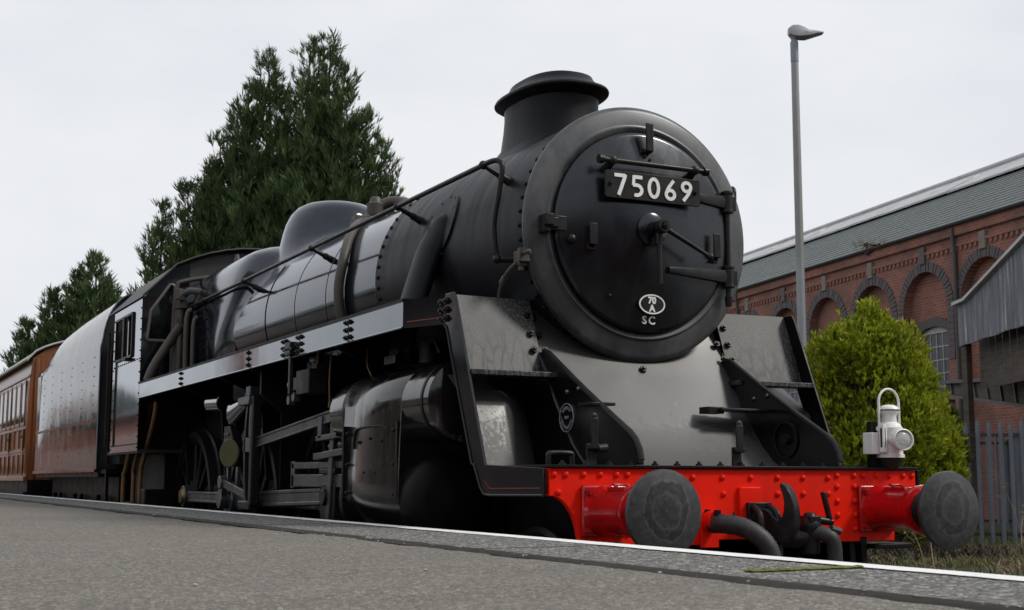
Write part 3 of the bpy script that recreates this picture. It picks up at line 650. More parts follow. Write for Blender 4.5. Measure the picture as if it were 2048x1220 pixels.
riv += [(-1.122, 1.145), (1.122, 1.145)]+[(x, 1.219) for x in (-.52, -.335, -.15, .03, .205, .375, .545)]+[(-.335, 1.134), (-.145, 1.134), (.205, 1.134), (.375, 1.134), (.545, 1.134), (-.52, 1.134)]
for x, z in riv: inst(rv, 'rivet', BEAM, (x, 0, z))
P(MB().box(-.055, .085, -.022, 0, .93, 1.170), 'hook_plate', 'red_paint', BEAM, bevel=.006)
P(MB().box(.10, .56, -.016, 0, .955, .975), 'stiffening_strip', 'red_paint', BEAM, bevel=.003)
P(MB().box(-1.18, 1.18, -.022, .72, 1.264, 1.279), 'front_footplate', 'frame_black', LOCO, bevel=.003)
fb_ = MB()
for i in range(17): fb_.hexbolt((-1.08+.135*i, .035, 1.279), (0, 0, 1), .018, .010)
P(fb_, 'footplate_bolts', 'fitting_black', LOCO, kind='stuff')
# ---- buffers
def buffer(s):
    X, Z = s*.872, 1.052
    base = P(MB().prism([(X-.128+.0, Z-.125), (X+.128, Z-.125), (X+.128, Z+.128), (X-.128, Z+.128)], ((0, 0, 0), (1, 0, 0), (0, 0, 1)), (0, -.030, 0)), 'buffer', 'buffer_red', LOCO, bevel=.012, seg=3,
             label='left red buffer' if s < 0 else 'right red buffer')
    P(MB().lathe([(.127, -.03), (.120, -.045), (.113, -.07), (.110, -.12), (.110, -.30), (.113, -.325), (.128, -.345), (.131, -.36), (.131, -.378), (.124, -.382)], (X, 0, Z), (0, 1, 0), 40), 'shank', 'buffer_red', base)
    P(MB().box(X-.05, X+.05, -.29, -.13, Z+.098, Z+.118).tube([(X-.035, -.20, Z+.118), (X-.035, -.16, Z+.130), (X+.035, -.16, Z+.130), (X+.035, -.20, Z+.118)], .007, 8), 'oil_pad', 'buffer_red', base, bevel=.005)
    for a in (-1, 1):
        for b in (-1, 1): P(MB().hexbolt((X+a*.100, -.03, Z+b*.098), (0, -1, 0), .020, .016), 'flange_bolt', 'buffer_red', base)
    P(MB().lathe([(.098, -.37), (.098, -.44), (.105, -.475), (.130, -.505), (.168, -.525), (.192, -.535)], (X, 0, Z), (0, 1, 0), 40, False), 'ram', 'fitting_black', base)
    hd_ = [(.190, -.534), (.200, -.538), (.203, -.546), (.203, -.556), (.199, -.564), (.17, -.572), (.12, -.580), (.06, -.585), (0, -.586)]
    P(MB().lathe(hd_, (X, 0, Z), (0, 1, 0), 56, False), 'head', 'buffer_steel', base)
mir(buffer)
# ---- coupling hook, hose, steam-heat cock
hk = [(-.01, .18), (.0, .205), (.02, .205), (.05, .17), (.062, .13), (.075, .085), (.105, .055), (.14, .06)]
def hook():
    # side outline in (-y, z) about the shank, with the horn rising at the tip
    o = [(0, .045), (.035, .055), (.075, .052), (.10, .040), (.125, .012), (.150, -.004), (.175, .010), (.186, .045), (.190, .085), (.183, .125), (.168, .16), (.165, .178), (.178, .183), (.205, .165), (.232, .125), (.250, .075), (.256, .02), (.248, -.04), (.225, -.085), (.185, -.115), (.135, -.12), (.085, -.105), (.05, -.075), (.03, -.045), (0, -.045)]
    return [(a*.95, b*1.02) for a, b in o]
HX, HZ = .055, 1.005
P(MB().prism(hook(), ((HX-.03, -.022, HZ), (.40, -.917, 0), (0, 0, 1)), (.059, .026, 0)), 'coupling_hook', 'fitting_black', LOCO, bevel=.016, seg=3)
P(MB().box(HX-.075, HX+.075, -.05, -.022, HZ-.06, HZ+.085).tube([(HX-.05, -.05, HZ+.06), (HX-.055, -.11, HZ+.03), (HX-.055, -.13, HZ-.06), (HX-.05, -.13, HZ-.30)], .018, 10, 4).tube([(HX+.05, -.05, HZ+.06), (HX+.055, -.11, HZ+.03), (HX+.055, -.13, HZ-.06), (HX+.05, -.13, HZ-.30)], .018, 10, 4), 'screw_coupling', 'fitting_black', LOCO, bevel=.004)
P(MB().box(-.30, -.19, -.02, 0, .86, 1.045).cyl((-.255, 0, 1.0), (-.255, -.09, 1.0), .05, n=20), 'hose_bracket', 'red_paint', LOCO, bevel=.005)
HOSE = P(MB().tube([(-.255, -.05, .985), (-.23, -.13, .985), (-.17, -.22, .965), (-.10, -.28, .90), (-.065, -.30, .80), (-.06, -.30, .65)], .047, 18, 6), 'vacuum_hose', 'rubber', LOCO)
hr = MB()
for k in range(30):
    q = catmull([Vector(a) for a in ((-.255, -.05, .985), (-.23, -.13, .985), (-.17, -.22, .965), (-.10, -.28, .90), (-.065, -.30, .80), (-.06, -.30, .65))], 8); i = int(k*(len(q)-2)/30); d = (q[i+1]-q[i]).normalized(); hr.cyl(q[i], q[i]+d*.006, .0495, n=16)
P(hr, 'hose_ribs', 'rubber', HOSE, kind='stuff')
P(MB().cyl((-.255, -.10, 1.025), (-.255, -.10, 1.055), .018, n=8).cyl((-.20, -.17, 1.0), (-.20, -.165, 1.045), .012, .006, 8).hexbolt((-.265, -.02, 1.04), (0, -1, 0), .02, .02), 'hose_clip', 'fitting_black', HOSE)
COCK = P(MB().lathe([(.042, -.13), (.05, -.12), (.05, -.02), (.058, 0), (.058, .03), (.04, .06), (.028, .085), (.0, .09)], (.335, -.10, .95), (0, 0, 1), 16).tube([(.20, -.02, .90), (.28, -.08, .90), (.335, -.10, .92)], .045, 12, 4).box(.30, .37, -.15, -.05, .985, 1.02), 'steam_heat_cock', 'fitting_black', LOCO, bevel=.004)
P(MB().tube([(.335, -.10, .93), (.375, -.17, .925), (.41, -.19, .89), (.42, -.19, .80), (.42, -.19, .6)], [.04, .04, .042, .042, .042], 14, 4).cyl((.395, -.195, .955), (.45, -.20, .94), .02, n=8), 'steam_hose', 'rubber', COCK)
P(MB().cyl((.36, -.10, 1.0), (.47, -.12, .985), .024, .02, 10).bar((.455, -.12, .985), (.415, -.115, 1.145), .022, .03, (0, 1, 0)), 'cock_lever', 'fitting_black', COCK, bevel=.005)
# ---- guard irons, front steps, bogie
def guard(s):
    P(MB().prism([(0, 1.0), (.10, 1.0), (.09, .70), (.02, .3), (-.06, .12), (-.12, .12), (-.06, .5), (-.02, .75)], ((s*.72-.02, .03, 0), (0, 1, 0), (0, 0, 1)), (.04, 0, 0)), 'guard_iron', 'frame_black', LOCO, bevel=.004)
    P(MB().box(s*.78-.02, s*.78+.02, -.01, .22, .45, .90).box(s*.95-.13, s*.95+.14, -.05, .17, .835, .862), 'front_step', 'frame_black', LOCO, bevel=.006)
mir(guard)
def wheel(name, x, y, r, spokes, side, mat_='motion_dark', crank=None):
    # side -1: outer face towards -x
    ty = P(MB().lathe([(r-.075, -.07), (r+.028, -.07), (r+.03, -.045), (r, -.03), (r-.006, .065), (r-.075, .065), (r-.075, -.07)], (x, y, r), (side, 0, 0), 64, False), name, 'motion_dark', LOCO)
    P(MB().lathe([(r-.076, -.035), (r-.13, -.03), (r-.14, .02), (r-.12, .045), (r-.076, .048)], (x, y, r), (side, 0, 0), 56, False), 'rim', 'frame_black', ty)
    P(MB().cyl((x-side*.06, y, r), (x+side*.075, y, r), r*.17, n=28).cyl((x+side*.075, y, r), (x+side*.09, y, r), r*.10, n=24), 'boss', 'frame_black', ty, bevel=.008)
    for k in range(spokes):
        sp = MB(); a = 2*pi*(k+.5)/spokes; d = Vector((0, cos(a), sin(a))); c = Vector((x+side*.01, y, r))
        e0, e1 = c+d*r*.15, c+d*(r-.12)
        rings = []
        for p_, w, h in ((e0, .045, .03), (e1, .030, .02)):
            t = Vector((0, -sin(a), cos(a))); rings.append([p_+t*w*cos(q)+Vector((side, 0, 0))*h*sin(q) for q in [2*pi*j/8 for j in range(8)]])
        P(sp.loft(rings), 'spoke', 'frame_black', ty)
    if crank:
        cy, cz = crank; d = Vector((0, cy-y, cz-r)); c = Vector((x+side*.05, y, r)); n_ = d.normalized().cross(Vector((1, 0, 0)))
        q = [c+n_*.16, c+d+n_*.10, c+d*1.25+n_*.04, c+d*1.25-n_*.04, c+d-n_*.10, c-n_*.16]
        P(MB().add(q+[p_+Vector((side*.05, 0, 0)) for p_ in q], [tuple(range(6)), tuple(range(11, 5, -1))]+[(i, 6+i, 6+(i+1) % 6, (i+1) % 6) for i in range(6)]), 'crank_boss', 'frame_black', ty, bevel=.01)
        wt = [c-d.normalized()*(r-.14)*cos(t)*1+n_*(r-.14)*sin(t) for t in [radians(-50+100*i/14) for i in range(15)]]
        m = len(wt); P(MB().add(wt+[p_+Vector((side*.035, 0, 0)) for p_ in wt], [tuple(range(m)), tuple(range(2*m-1, m-1, -1))]+[(i, m+i, m+(i+1) % m, (i+1) % m) for i in range(m)]), 'balance_weight', 'frame_black', ty)
    return ty
AX = (4.25, 6.50, 8.85); CP = [(a-.31, 1.03) for a in AX]
for s in (-1, 1):
    for a, c in zip(AX, CP): wheel('driving_wheel', s*.75, a, .864, 15, s, crank=c if s < 0 else (c[0]+.15, 1.18))
    for y in (1.0, 2.88): wheel('bogie_wheel', s*.75, y, .457, 10, s)
P(MB().box(-.70, -.62, .75, 3.15, .38, .62).box(.62, .70, .75, 3.15, .38, .62).box(-.6, .6, 1.7, 2.2, .4, .7).box(-.92, -.86, .85, 1.15, .3, .6).box(-.92, -.86, 2.73, 3.03, .3, .6), 'bogie_frame', 'frame_black', LOCO, bevel=.01)
sp = MB()
for yy in (1.0,):
    sp.tube([(-.97+.055*cos(t), yy+.055*sin(t), .60+.012*t) for t in [i*.5 for i in range(50)]], .013, 8)
P(sp, 'bogie_spring', 'motion_steel', LOCO)
P(MB().tube([(-.75, a, .864) for a in (0,)]+[(.75, 0, .864)], .09, 14) if False else MB().cyl((-.74, AX[0], .864), (.74, AX[0], .864), .09).cyl((-.74, AX[1], .864), (.74, AX[1], .864), .09).cyl((-.74, AX[2], .864), (.74, AX[2], .864), .09), 'axles', 'motion_dark', LOCO)
# ---- platework ahead of the smokebox
def side_sheet(s):
    # slope from the running plate down to the front footplate, in two leaves with a lip between
    def yy(z): return .785+(z-1.28)*.385
    xo, xi = s*1.188, s*.66
    m = MB(); v = []
    zs = [1.80+.46*i/8 for i in range(9)]
    for z in zs: v += [(xo, yy(z), z), (xi, yy(z)+.03, z), (xo, yy(z)+.012, z), (xi, yy(z)+.042, z)]
    P(m.add(v, [(4*i, 4*i+1, 4*i+5, 4*i+4) for i in range(8)]+[(4*i+2, 4*i+6, 4*i+7, 4*i+3) for i in range(8)]+[(4*i+1, 4*i+3, 4*i+7, 4*i+5) for i in range(8)]), 'upper_sheet', 'sheet_black', LOCO,
      label='streaked sloping sheet '+('left' if s < 0 else 'right')+' of the smokebox')
    P(MB().bar((s*1.185, yy(1.80)-.06, 1.795), (s*.60, yy(1.80)-.05, 1.795), .13, .030), 'lip', 'sheet_black', LOCO, bevel=.004)
    m = MB(); v = []
    # flat outer panel with a folded edge towards the bracket and a second fold under the lip
    cols = ((1.188, 0), (1.07, 0), (.965, 0), (.952, .004), (.935, .016), (.85, .105), (.66, .32)); rws = ((1.27, 0), (1.40, 0), (1.52, 0), (1.612, 0), (1.622, .006), (1.64, .026), (1.80, .20))
    for z, k in rws: v += [(s*x, yy(z)+.01+max(k, e)+.3*min(k, e), z) for x, e in cols]
    P(m.add(v, [(7*i+j, 7*i+j+1, 7*i+j+8, 7*i+j+7) for i in range(6) for j in range(6)]), 'lower_sheet', 'lower_black', LOCO)
mir(side_sheet)
def apron():
    m = MB(); v = []; nx = 24; prof = [(1.275, .46), (1.32, .535), (1.40, .63), (1.52, .73), (1.66, .84), (1.80, .955), (1.95, 1.07), (2.10, 1.17), (2.26, 1.26)]
    for z, y in prof:
        for i in range(nx+1):
            x = -.665+1.33*i/nx; v.append((x, y+.05*(abs(x)/.66)**3*(1 if z < 1.7 else .4), z))
    n = nx+1
    return m.add(v, [(j*n+i, j*n+i+1, (j+1)*n+i+1, (j+1)*n+i) for j in range(len(prof)-1) for i in range(nx)])
P(apron(), 'apron_sheet', 'apron_black', LOCO)
ab = MB()
for s in (-1, 1):
    for z in (1.95, 2.05, 2.16): 
        y = .955+(z-1.8)*.72
        ab.hexbolt((s*.63, y-.004, z), (0, -.8, .5), .022, .014).hexbolt((s*.70, 1.0+(z-1.8)*.42, z), (0, -.8, .5), .022, .014)
ab.hexbolt((0, .995, 1.86), (0, -.8, .5), .024, .014)
P(ab, 'sheet_bolts', 'fitting_black', LOCO, kind='stuff')
def fbracket(s):
    x = s*.64
    poly = [(1.20, 1.285), (1.20, 1.945), (1.05, 1.94), (.99, 1.925)]+[(.99-.88*i/6, 1.925-.48*i/6-.01*sin(pi*i/6)) for i in range(1, 7)]+[(.055, 1.405), (.02, 1.355), (.004, 1.30), (.004, 1.281)]
    b = P(MB().prism(poly, ((x-.014, 0, 0), (0, 1, 0), (0, 0, 1)), (.028, 0, 0)), 'frame_bracket', 'plain_black', LOCO, bevel=.003, label='black triangular bracket plate '+('left' if s < 0 else 'right')+' of the apron')
    # edge strip along the sloping rim
    P(MB().tube([(x, y-.002, z+.004) for y, z in poly[2:-1]], .017, 8), 'edge_strip', 'fitting_black', b)
    for y, z in ((.75, 1.69), (.62, 1.70)): P(MB().rivet((x-.014, y, z), (-1, 0, 0), .018), 'rivet', 'gloss_black', b)
    return b
FBL = fbracket(-1); FBR = fbracket(1)
P(MB().lathe([(.11, .004), (.11, .012), (.095, .012), (.095, .004)], (.626, .45, 1.44), (-1, 0, 0), 32, False), 'sheave', 'fitting_black', FBR)
P(MB().cyl((.628, .44, 1.44), (.60, .44, 1.44), .03, n=16), 'pin', 'fitting_black', FBR)
# ---- works plate "REBUILT 2017 BRIDGNORTH"
def text_mesh(txt, size, depth=.0015, bold=0):
    cu = bpy.data.curves.new('t', 'FONT'); cu.body = txt; cu.size = size; cu.align_x = 'CENTER'; cu.align_y = 'CENTER'; cu.extrude = depth; cu.offset = bold; cu.resolution_u = 3
    o = bpy.data.objects.new('t', cu); COL.objects.link(o); dg = bpy.context.evaluated_depsgraph_get(); dg.update()
    me = bpy.data.meshes.new_from_object(o.evaluated_get(dg)); bpy.data.objects.remove(o); bpy.data.curves.remove(cu); return me
def letter(ch, size, pos, ang, frame, parent, mat, name='letter', bold=0, depth=.0015, sx=1.0):
    U, V = Vector(frame[0]), Vector(frame[1]); Nn = U.cross(V)
    u = U*cos(ang)+V*sin(ang); v = V*cos(ang)-U*sin(ang)
    me = text_mesh(ch, size, depth, bold); me.materials.clear(); me.materials.append(MATS[mat]); me.name = name
    me.transform(Matrix(((u.x*sx, v.x, Nn.x, pos[0]), (u.y*sx, v.y, Nn.y, pos[1]), (u.z*sx, v.z, Nn.z, pos[2]), (0, 0, 0, 1))))
    o = bpy.data.objects.new(name, me); COL.objects.link(o); o.parent = parent
    if parent.parent is None: o.matrix_parent_inverse = Matrix.Translation(parent.location).inverted()
    return o
wp = Vector((-.654, .745, 1.548))
WPL = P(MB().lathe([(.080, 0), (.080, .006)], wp, (-1, 0, 0), 40), 'works_plate', 'gloss_black', LOCO, label='round rebuild plate on the left bracket')
P(MB().lathe([(.080, .004), (.080, .010), (.0765, .010), (.0765, .004)], wp, (-1, 0, 0), 48, False), 'rim', 'grey_letter', WPL)
fr = ((0, -1, 0), (0, 0, 1))
for i, ch in enumerate('REBUILT'):
    a = radians(48-16*i); q = wp+Vector((-.007, .054*sin(a), .054*cos(a))); letter(ch, .025, q, a, fr, WPL, 'grey_letter')
for i, ch in enumerate('BRIDGNORTH'):
    a = radians(-68+15.1*i); q = wp+Vector((-.007, -.056*sin(a), -.056*cos(a))); letter(ch, .024, q, a, fr, WPL, 'grey_letter')
letter('2017', .024, wp+Vector((-.007, 0, 0)), 0, fr, WPL, 'grey_letter', 'date')
# ---- lamp irons, grab handles, small steps on the front
def lampiron(x, y, z, h=.24):
    b = P(MB().bar((x, y, z), (x, y, z+h*.42), .012, .062, (1, 0, 0)).bar((x, y-.03, z+h*.36), (x, y-.03, z+h), .012, .046, (1, 0, 0)).bar((x, y-.035, z+h*.40), (x, y+.006, z+h*.40), .062, .03), 'lamp_iron', 'fitting_black', LOCO, bevel=.006)
    P(MB().ball((x, y-.03, z+h), .023, 12, 8, (1, .25, 1)), 'rounded_tip', 'fitting_black', b)
    return b
lampiron(-.905, .05, 1.275); lampiron(-.02, .05, 1.275, .22); lampiron(.945, .06, 1.275)
P(MB().cyl((-.88, .03, 1.36), (-.83, .03, 1.365), .022, n=14), 'stud', 'fitting_black', LOCO)
for s in (-1, 1):
    P(MB().tube([(s*1.10, .14, 1.27), (s*1.10, .14, 1.325), (s*1.085, .14, 1.338), (s*.98, .14, 1.338), (s*.965, .14, 1.325), (s*.965, .14, 1.27)], .014, 10, 3), 'grab_handle', 'fitting_black', LOCO)
P(MB().box(.30, .626, .62, .76, 1.605, 1.622).box(.235, .345, .66, .76, 1.590, 1.630), 'foot_step', 'fitting_black', FBR, bevel=.004)
P(MB().box(-.70, -.626, .40, .55, 1.600, 1.618), 'foot_step', 'fitting_black', FBL, bevel=.004)
P(MB().box(-.626, -.55, .40, .55, 1.600, 1.618), 'foot_step', 'fitting_black', FBL, bevel=.004)
# ---- running plate: valance with its dropped front end
VZ0, VZ1 = 2.10, 2.268
def valance(s):
    xo = 1.30
    rl = 'left' if s < 0 else 'right'
    V_ = P(MB().box(min(s*xo, s*(xo-.014)), max(s*xo, s*(xo-.014)), 1.60, 9.42, VZ0, VZ1), 'valance', 'gloss_black', LOCO, bevel=.003, label='polished running plate edge along the '+rl+' side')
    P(MB().tube([(s*(xo+.004), 1.60, VZ0+.004), (s*(xo+.004), 9.42, VZ0+.004)], .007, 6).tube([(s*(xo+.004), 1.60, VZ1-.002), (s*(xo+.004), 9.42, VZ1-.002)], .006, 6), 'edge_bead', 'gloss_black', V_)
    P(MB().box(min(s*.62, s*(xo+.012)), max(s*.62, s*(xo+.012)), 1.58, 9.42, VZ1, VZ1+.010), 'tread_plate', 'frame_black', V_)
    # tapered piece, corner and front leg down to the beam
    out = []
    T = Vector((s*-.10, -.52, 0))      # the taper towards the front
    pl = MB().add([(s*1.30, 1.60, VZ0), (s*1.30, 1.60, VZ1), (s*1.203, 1.20, VZ1-.004), (s*1.203, 1.20, VZ0-.012)], [(0, 1, 2, 3)])
    pl.add([(s*1.286, 1.60, VZ0), (s*1.286, 1.60, VZ1), (s*1.189, 1.20, VZ1-.004), (s*1.189, 1.20, VZ0-.012)], [(3, 2, 1, 0)])
    pl.add([(s*1.30, 1.60, VZ1), (s*1.203, 1.20, VZ1-.004), (s*.62, 1.20, VZ1-.004), (s*.62, 1.60, VZ1)], [(0, 1, 2, 3)])
    P(pl, 'tapered_valance', 'gloss_black', V_)
    if s < 0: P(MB().add([(s*1.3015, 1.55, 2.128), (s*1.3015, 1.55, 2.134), (s*1.2075, 1.21, 2.130), (s*1.2075, 1.21, 2.124)], [(0, 1, 2, 3)]) if False else MB().bar((s*1.290, 1.56, 2.135), (s*1.2115, 1.235, 2.131), .004, .006), 'lining', 'beam_lining', V_)
    o_ = [(1.20, 2.264), (1.085, 2.262), (1.06, 2.225), (.665, 1.285), (0.0, 1.262), (0.0, 1.128), (.62, 1.122), (.675, 1.130), (.715, 1.165), (.79, 1.285), (.82, 1.290)]
    o_ += [(1.115, 1.93), (1.16, 2.04), (1.175, 2.07), (1.20, 2.086)]
    P(MB().prism(o_, ((s*1.203-(0 if s > 0 else 0), 0, 0), (0, 1, 0), (0, 0, 1)), (-s*.016, 0, 0)), 'front_leg', 'tender_black' if s < 0 else 'frame_black', V_, bevel=.003)
    edge_ = [(0.0, 1.130), (.60, 1.124), (.665, 1.130), (.71, 1.165), (.79, 1.285), (.82, 1.292), (1.113, 1.93), (1.158, 2.04), (1.173, 2.068), (1.20, 2.084)]
    P(MB().tube([(s*1.205, y, z) for y, z in edge_], .008, 6), 'edge_bead', 'fitting_black', V_)
    if s < 0: P(MB().bar((s*1.2045, .03, 1.165), (s*1.2045, .60, 1.160), .004, .005).bar((s*1.2045, .60, 1.160), (s*1.2045, .66, 1.20), .004, .005), 'lining', 'beam_lining', V_)
    jb = MB()
    for y, dbl in ((7.37, 0), (4.96, 0), (3.96, 1), (3.60, 1), (2.56, 1)):
        for z in (2.135, 2.185, 2.235):
            for dy in ((-.035, .035) if dbl else (0,)): jb.hexbolt((s*xo, y+dy, z), (s, 0, 0), .019, .012)
    for z in (2.12, 2.17, 2.22):
        for dy in (1.235, 1.175): jb.hexbolt((s*1.205, dy, z), (s, 0, 0), .022, .014)
    P(jb, 'valance_bolts', 'fitting_black', V_, kind='stuff')
    for y in (4.96, 3.96, 3.60, 2.56): P(MB().bar((s*(xo+.001), y, VZ0+.002), (s*(xo+.001), y, VZ1-.002), .003, .004, (1, 0, 0)), 'joint', 'frame_black', V_)
    for y in (9.0, 7.4, 6.0, 5.0, 2.9): P(MB().prism([(0, VZ0), (0, 2.26), (.5, 2.26), (.5, 2.0), (.55, 1.2), (.45, 1.2), (.38, 1.95)], ((s*1.27, y, 0), (-s, 0, 0), (0, 0, 1)), (0, .03, 0)), 'bracket', 'frame_black', V_)
mir(valance)
# ---- smokebox, ring, door
SMB = P(MB().lathe([(.765, 1.06), (.765, 3.48), (.60, 3.48)], (0, 0, ZC), (0, 1, 0), 96, False), 'smokebox', 'smokebox_black', LOCO)
RING = P(MB().lathe([(.600, 1.02), (.618, .990), (.648, .985), (.655, .996), (.668, .998), (.748, 1.006), (.772, 1.016), (.784, 1.032), (.784, 1.052), (.776, 1.062), (.765, 1.070)], (0, 0, ZC), (0, 1, 0), 120, False), 'smokebox_ring', 'ring_black', LOCO, sharp=60)
rr = MB()
for k in range(56):
    a = 2*pi*k/56; rr.rivet((.765*cos(a), 1.12, ZC+.765*sin(a)), (cos(a), 0, sin(a)), .015)
for k in range(60):
    a = 2*pi*k/60; rr.rivet((.765*cos(a), 3.43, ZC+.765*sin(a)), (cos(a), 0, sin(a)), .017)
P(rr, 'smokebox_rivets', 'smokebox_black', LOCO, kind='stuff')
dp = [(.612, 1.00), (.612, .972), (.604, .960), (.585, .955)]+[(.585*(1-i/9), .955-.075*(1-(1-i/9)**2)) for i in range(1, 10)]
def dy(x, z):            # door surface
    r = hypot(x, z-ZC); return .955-.075*(1-(min(r, .585)/.585)**2)
DOOR = P(MB().lathe(dp, (0, 0, ZC), (0, 1, 0), 96, False), 'smokebox_door', 'door_black', LOCO, sharp=50)
P(MB().lathe([(.085, .890), (.10, .880), (.10, .872), (.088, .866), (.045, .862), (.042, .800), (.0, .798)], (0, 0, ZC), (0, 1, 0), 32, False), 'dart_boss', 'door_black', DOOR)
dart = P(MB().cyl((0, .88, ZC), (0, .735, ZC), .024, n=16).lathe([(.036, .80), (.042, .79), (.042, .745), (.036, .735)], (0, 0, ZC), (0, 1, 0), 20).hexbolt((0, .735, ZC), (0, -1, 0), .02, .014), 'dart', 'fitting_black', DOOR)
P(MB().cyl((0, .765, ZC), (.345, .775, ZC-.155), .016, .012, 12).ball((.345, .775, ZC-.155), .022).cyl((0, .805, ZC), (.0, .79, ZC-.34), .017, .013, 12).cyl((0, .805, ZC-.0), (0, .805, ZC-.10), .024, .022, 12), 'dart_handles', 'fitting_black', DOOR)
hr_ = P(MB().cyl((-.372, .845, 3.075), (.372, .845, 3.075), .0165, n=16), 'door_rail', 'fitting_black', DOOR)
for s in (-1, 1):
    m = MB(); m.ball((s*.372, .845, 3.075), .027, 12, 8, (.5, 1, 1)).cyl((s*.385, .845, 3.075), (s*.355, .845, 3.075), .027, n=14).ball((s*.29, .845, 3.075), .030).cyl((s*.29, .845, 3.075), (s*.29, .93, 3.035), .022, .03, 12).cyl((s*.29, .925, 3.03), (s*.29, .945, 3.03), .034, n=12)
    P(m, 'rail_knob', 'fitting_black', DOOR)
# hinges on the right
P(MB().cyl((.605, .955, ZC-.36), (.605, .955, ZC+.31), .017, n=14).ball((.605, .955, ZC-.375), .02).cyl((.605, .955, ZC-.42), (.605, .955, ZC-.36), .02, .026, 12), 'hinge_pin', 'fitting_black', DOOR)
for zz in (ZC+.235, ZC-.235):
    h = MB(); n = 12; x0, x1 = (.26 if zz > ZC else .12), .60; rings = []
    for i in range(n+1):
        x = x0+(x1-x0)*i/n; w = .020+.024*(i/n); y = dy(x, zz)-.012 if x < .56 else .945; rings.append([(x, y+.012, zz-w), (x, y-.008, zz-w*.9), (x, y-.014, zz), (x, y-.008, zz+w*.9), (x, y+.012, zz+w)])
    h.loft(rings, True)
    P(h, 'hinge_strap', 'fitting_black', DOOR)
    P(MB().cyl((.605, .955, zz-.055), (.605, .955, zz+.055), .034, n=18).cyl((.605, .955, zz+.05), (.605, .955, zz+.068), .04, n=18).cyl((.605, .955, zz-.068), (.605, .955, zz-.05), .04, n=18).box(.60, .68, .96, .998, zz-.045, zz+.045), 'hinge_knuckle', 'fitting_black', DOOR, bevel=.003)
# lamp brackets on the door
def dbracket(x, z, h, w=.052, drop=0):
    y = dy(x, z)
    b = P(MB().box(x-w/2, x+w/2, y-.05, y-.038, z-h*.42, z+h*.58).box(x-w/2, x+w/2, y-.045, y+.02, z-h*.42, z-h*.42+.012).box(x-w/2, x+w/2, y-.016, y+.002, z-h*.62, z-h*.40), 'door_lamp_bracket', 'fitting_black', DOOR, bevel=.005)
    for a in (-.012, .012): P(MB().hexbolt((x+a, y-.016, z-h*.52+a*.6), (0, -1, 0), .010, .008), 'bolt', 'fitting_black', DOOR)
dbracket(-.405, 2.62, .13); dbracket(.475, 2.62, .15)
# top lamp bracket on the ring, two leaves with a joggle
P(MB().box(-.026, .026, .885, .900, 3.17, 3.345).box(-.026, .026, .897, .955, 3.165, 3.180).box(-.040, .040, .930, .948, 3.095, 3.20), 'top_lamp_bracket', 'fitting_black', LOCO, bevel=.006)
P(MB().hexbolt((-.016, .93, 3.145), (0, -1, 0), .013, .010).hexbolt((.018, .93, 3.125), (0, -1, 0), .013, .010), 'bracket_bolts', 'fitting_black', LOCO)
P(MB().ball((-.52, .935, 2.60), .03, 14, 10).cyl((-.52, .945, 2.60), (-.52, .985, 2.60), .022, n=12), 'door_stud', 'fitting_black', DOOR)
P(MB().ball((-.27, .925, 2.28), .012), 'door_stud', 'fitting_black', DOOR)
P(MB().box(-.70, -.655, .935, 1.01, 2.63, 2.735).box(-.70, -.645, .905, .94, 2.665, 2.735).box(-.655, -.535, .945, .962, 2.645, 2.735).box(-.655, -.60, .93, .99, 2.66, 2.72), 'door_stop', 'fitting_black', LOCO, bevel=.006)
# ---- number plate 75069
NP0 = Vector((.062, .865, 2.935))
pw, ph, cr = .335, .083, .018
poly = []
for cx_, cz_, a0 in ((pw-cr, ph-cr, 0), (-pw+cr, ph-cr, 90), (-pw+cr, -ph+cr, 180), (pw-cr, -ph+cr, 270)):
    poly += [(cx_+cr*cos(radians(a0+22.5*i)), cz_+cr*sin(radians(a0+22.5*i))) for i in range(5)]
NX = -.005
NP = P(MB().prism(poly, ((NX, .862, 2.935), (1, 0, 0), (0, 0, 1)), (0, -.014, 0)), 'number_plate', 'fitting_black', LOCO, bevel=.003, label='cast number plate reading 75069')
P(MB().box(NX-.30, NX-.25, .862, .93, 2.90, 2.97).box(NX+.25, NX+.30, .862, .93, 2.90, 2.97), 'plate_bracket', 'fitting_black', NP)
for s in (-1, 1): P(MB().hexbolt((NX+s*.298, .848, 2.935), (0, -1, 0), .014, .010), 'plate_bolt', 'fitting_black', NP)
def stroke(path, w):
    # ribbon of constant width along a 2D path -> outline polygon
    n = len(path); Lf, Rt = [], []
    for i, p in enumerate(path):
        a = path[max(i-1, 0)]; b = path[min(i+1, n-1)]; d = Vector((b[0]-a[0], b[1]-a[1])).normalized(); nn = Vector((-d.y, d.x))
        k = 1.0
        if 0 < i < n-1:
            d1 = Vector((p[0]-a[0], p[1]-a[1])).normalized(); c = nn.dot(Vector((-d1.y, d1.x))); k = 1/max(.5, c)
        Lf.append((p[0]+nn.x*w/2*k, p[1]+nn.y*w/2*k)); Rt.append((p[0]-nn.x*w/2*k, p[1]-nn.y*w/2*k))
    return Lf, Rt
def arc(cx, cy, rx, ry, a0, a1, n=20): return [(cx+rx*cos(radians(a0+(a1-a0)*i/n)), cy+ry*sin(radians(a0+(a1-a0)*i/n))) for i in range(n+1)]
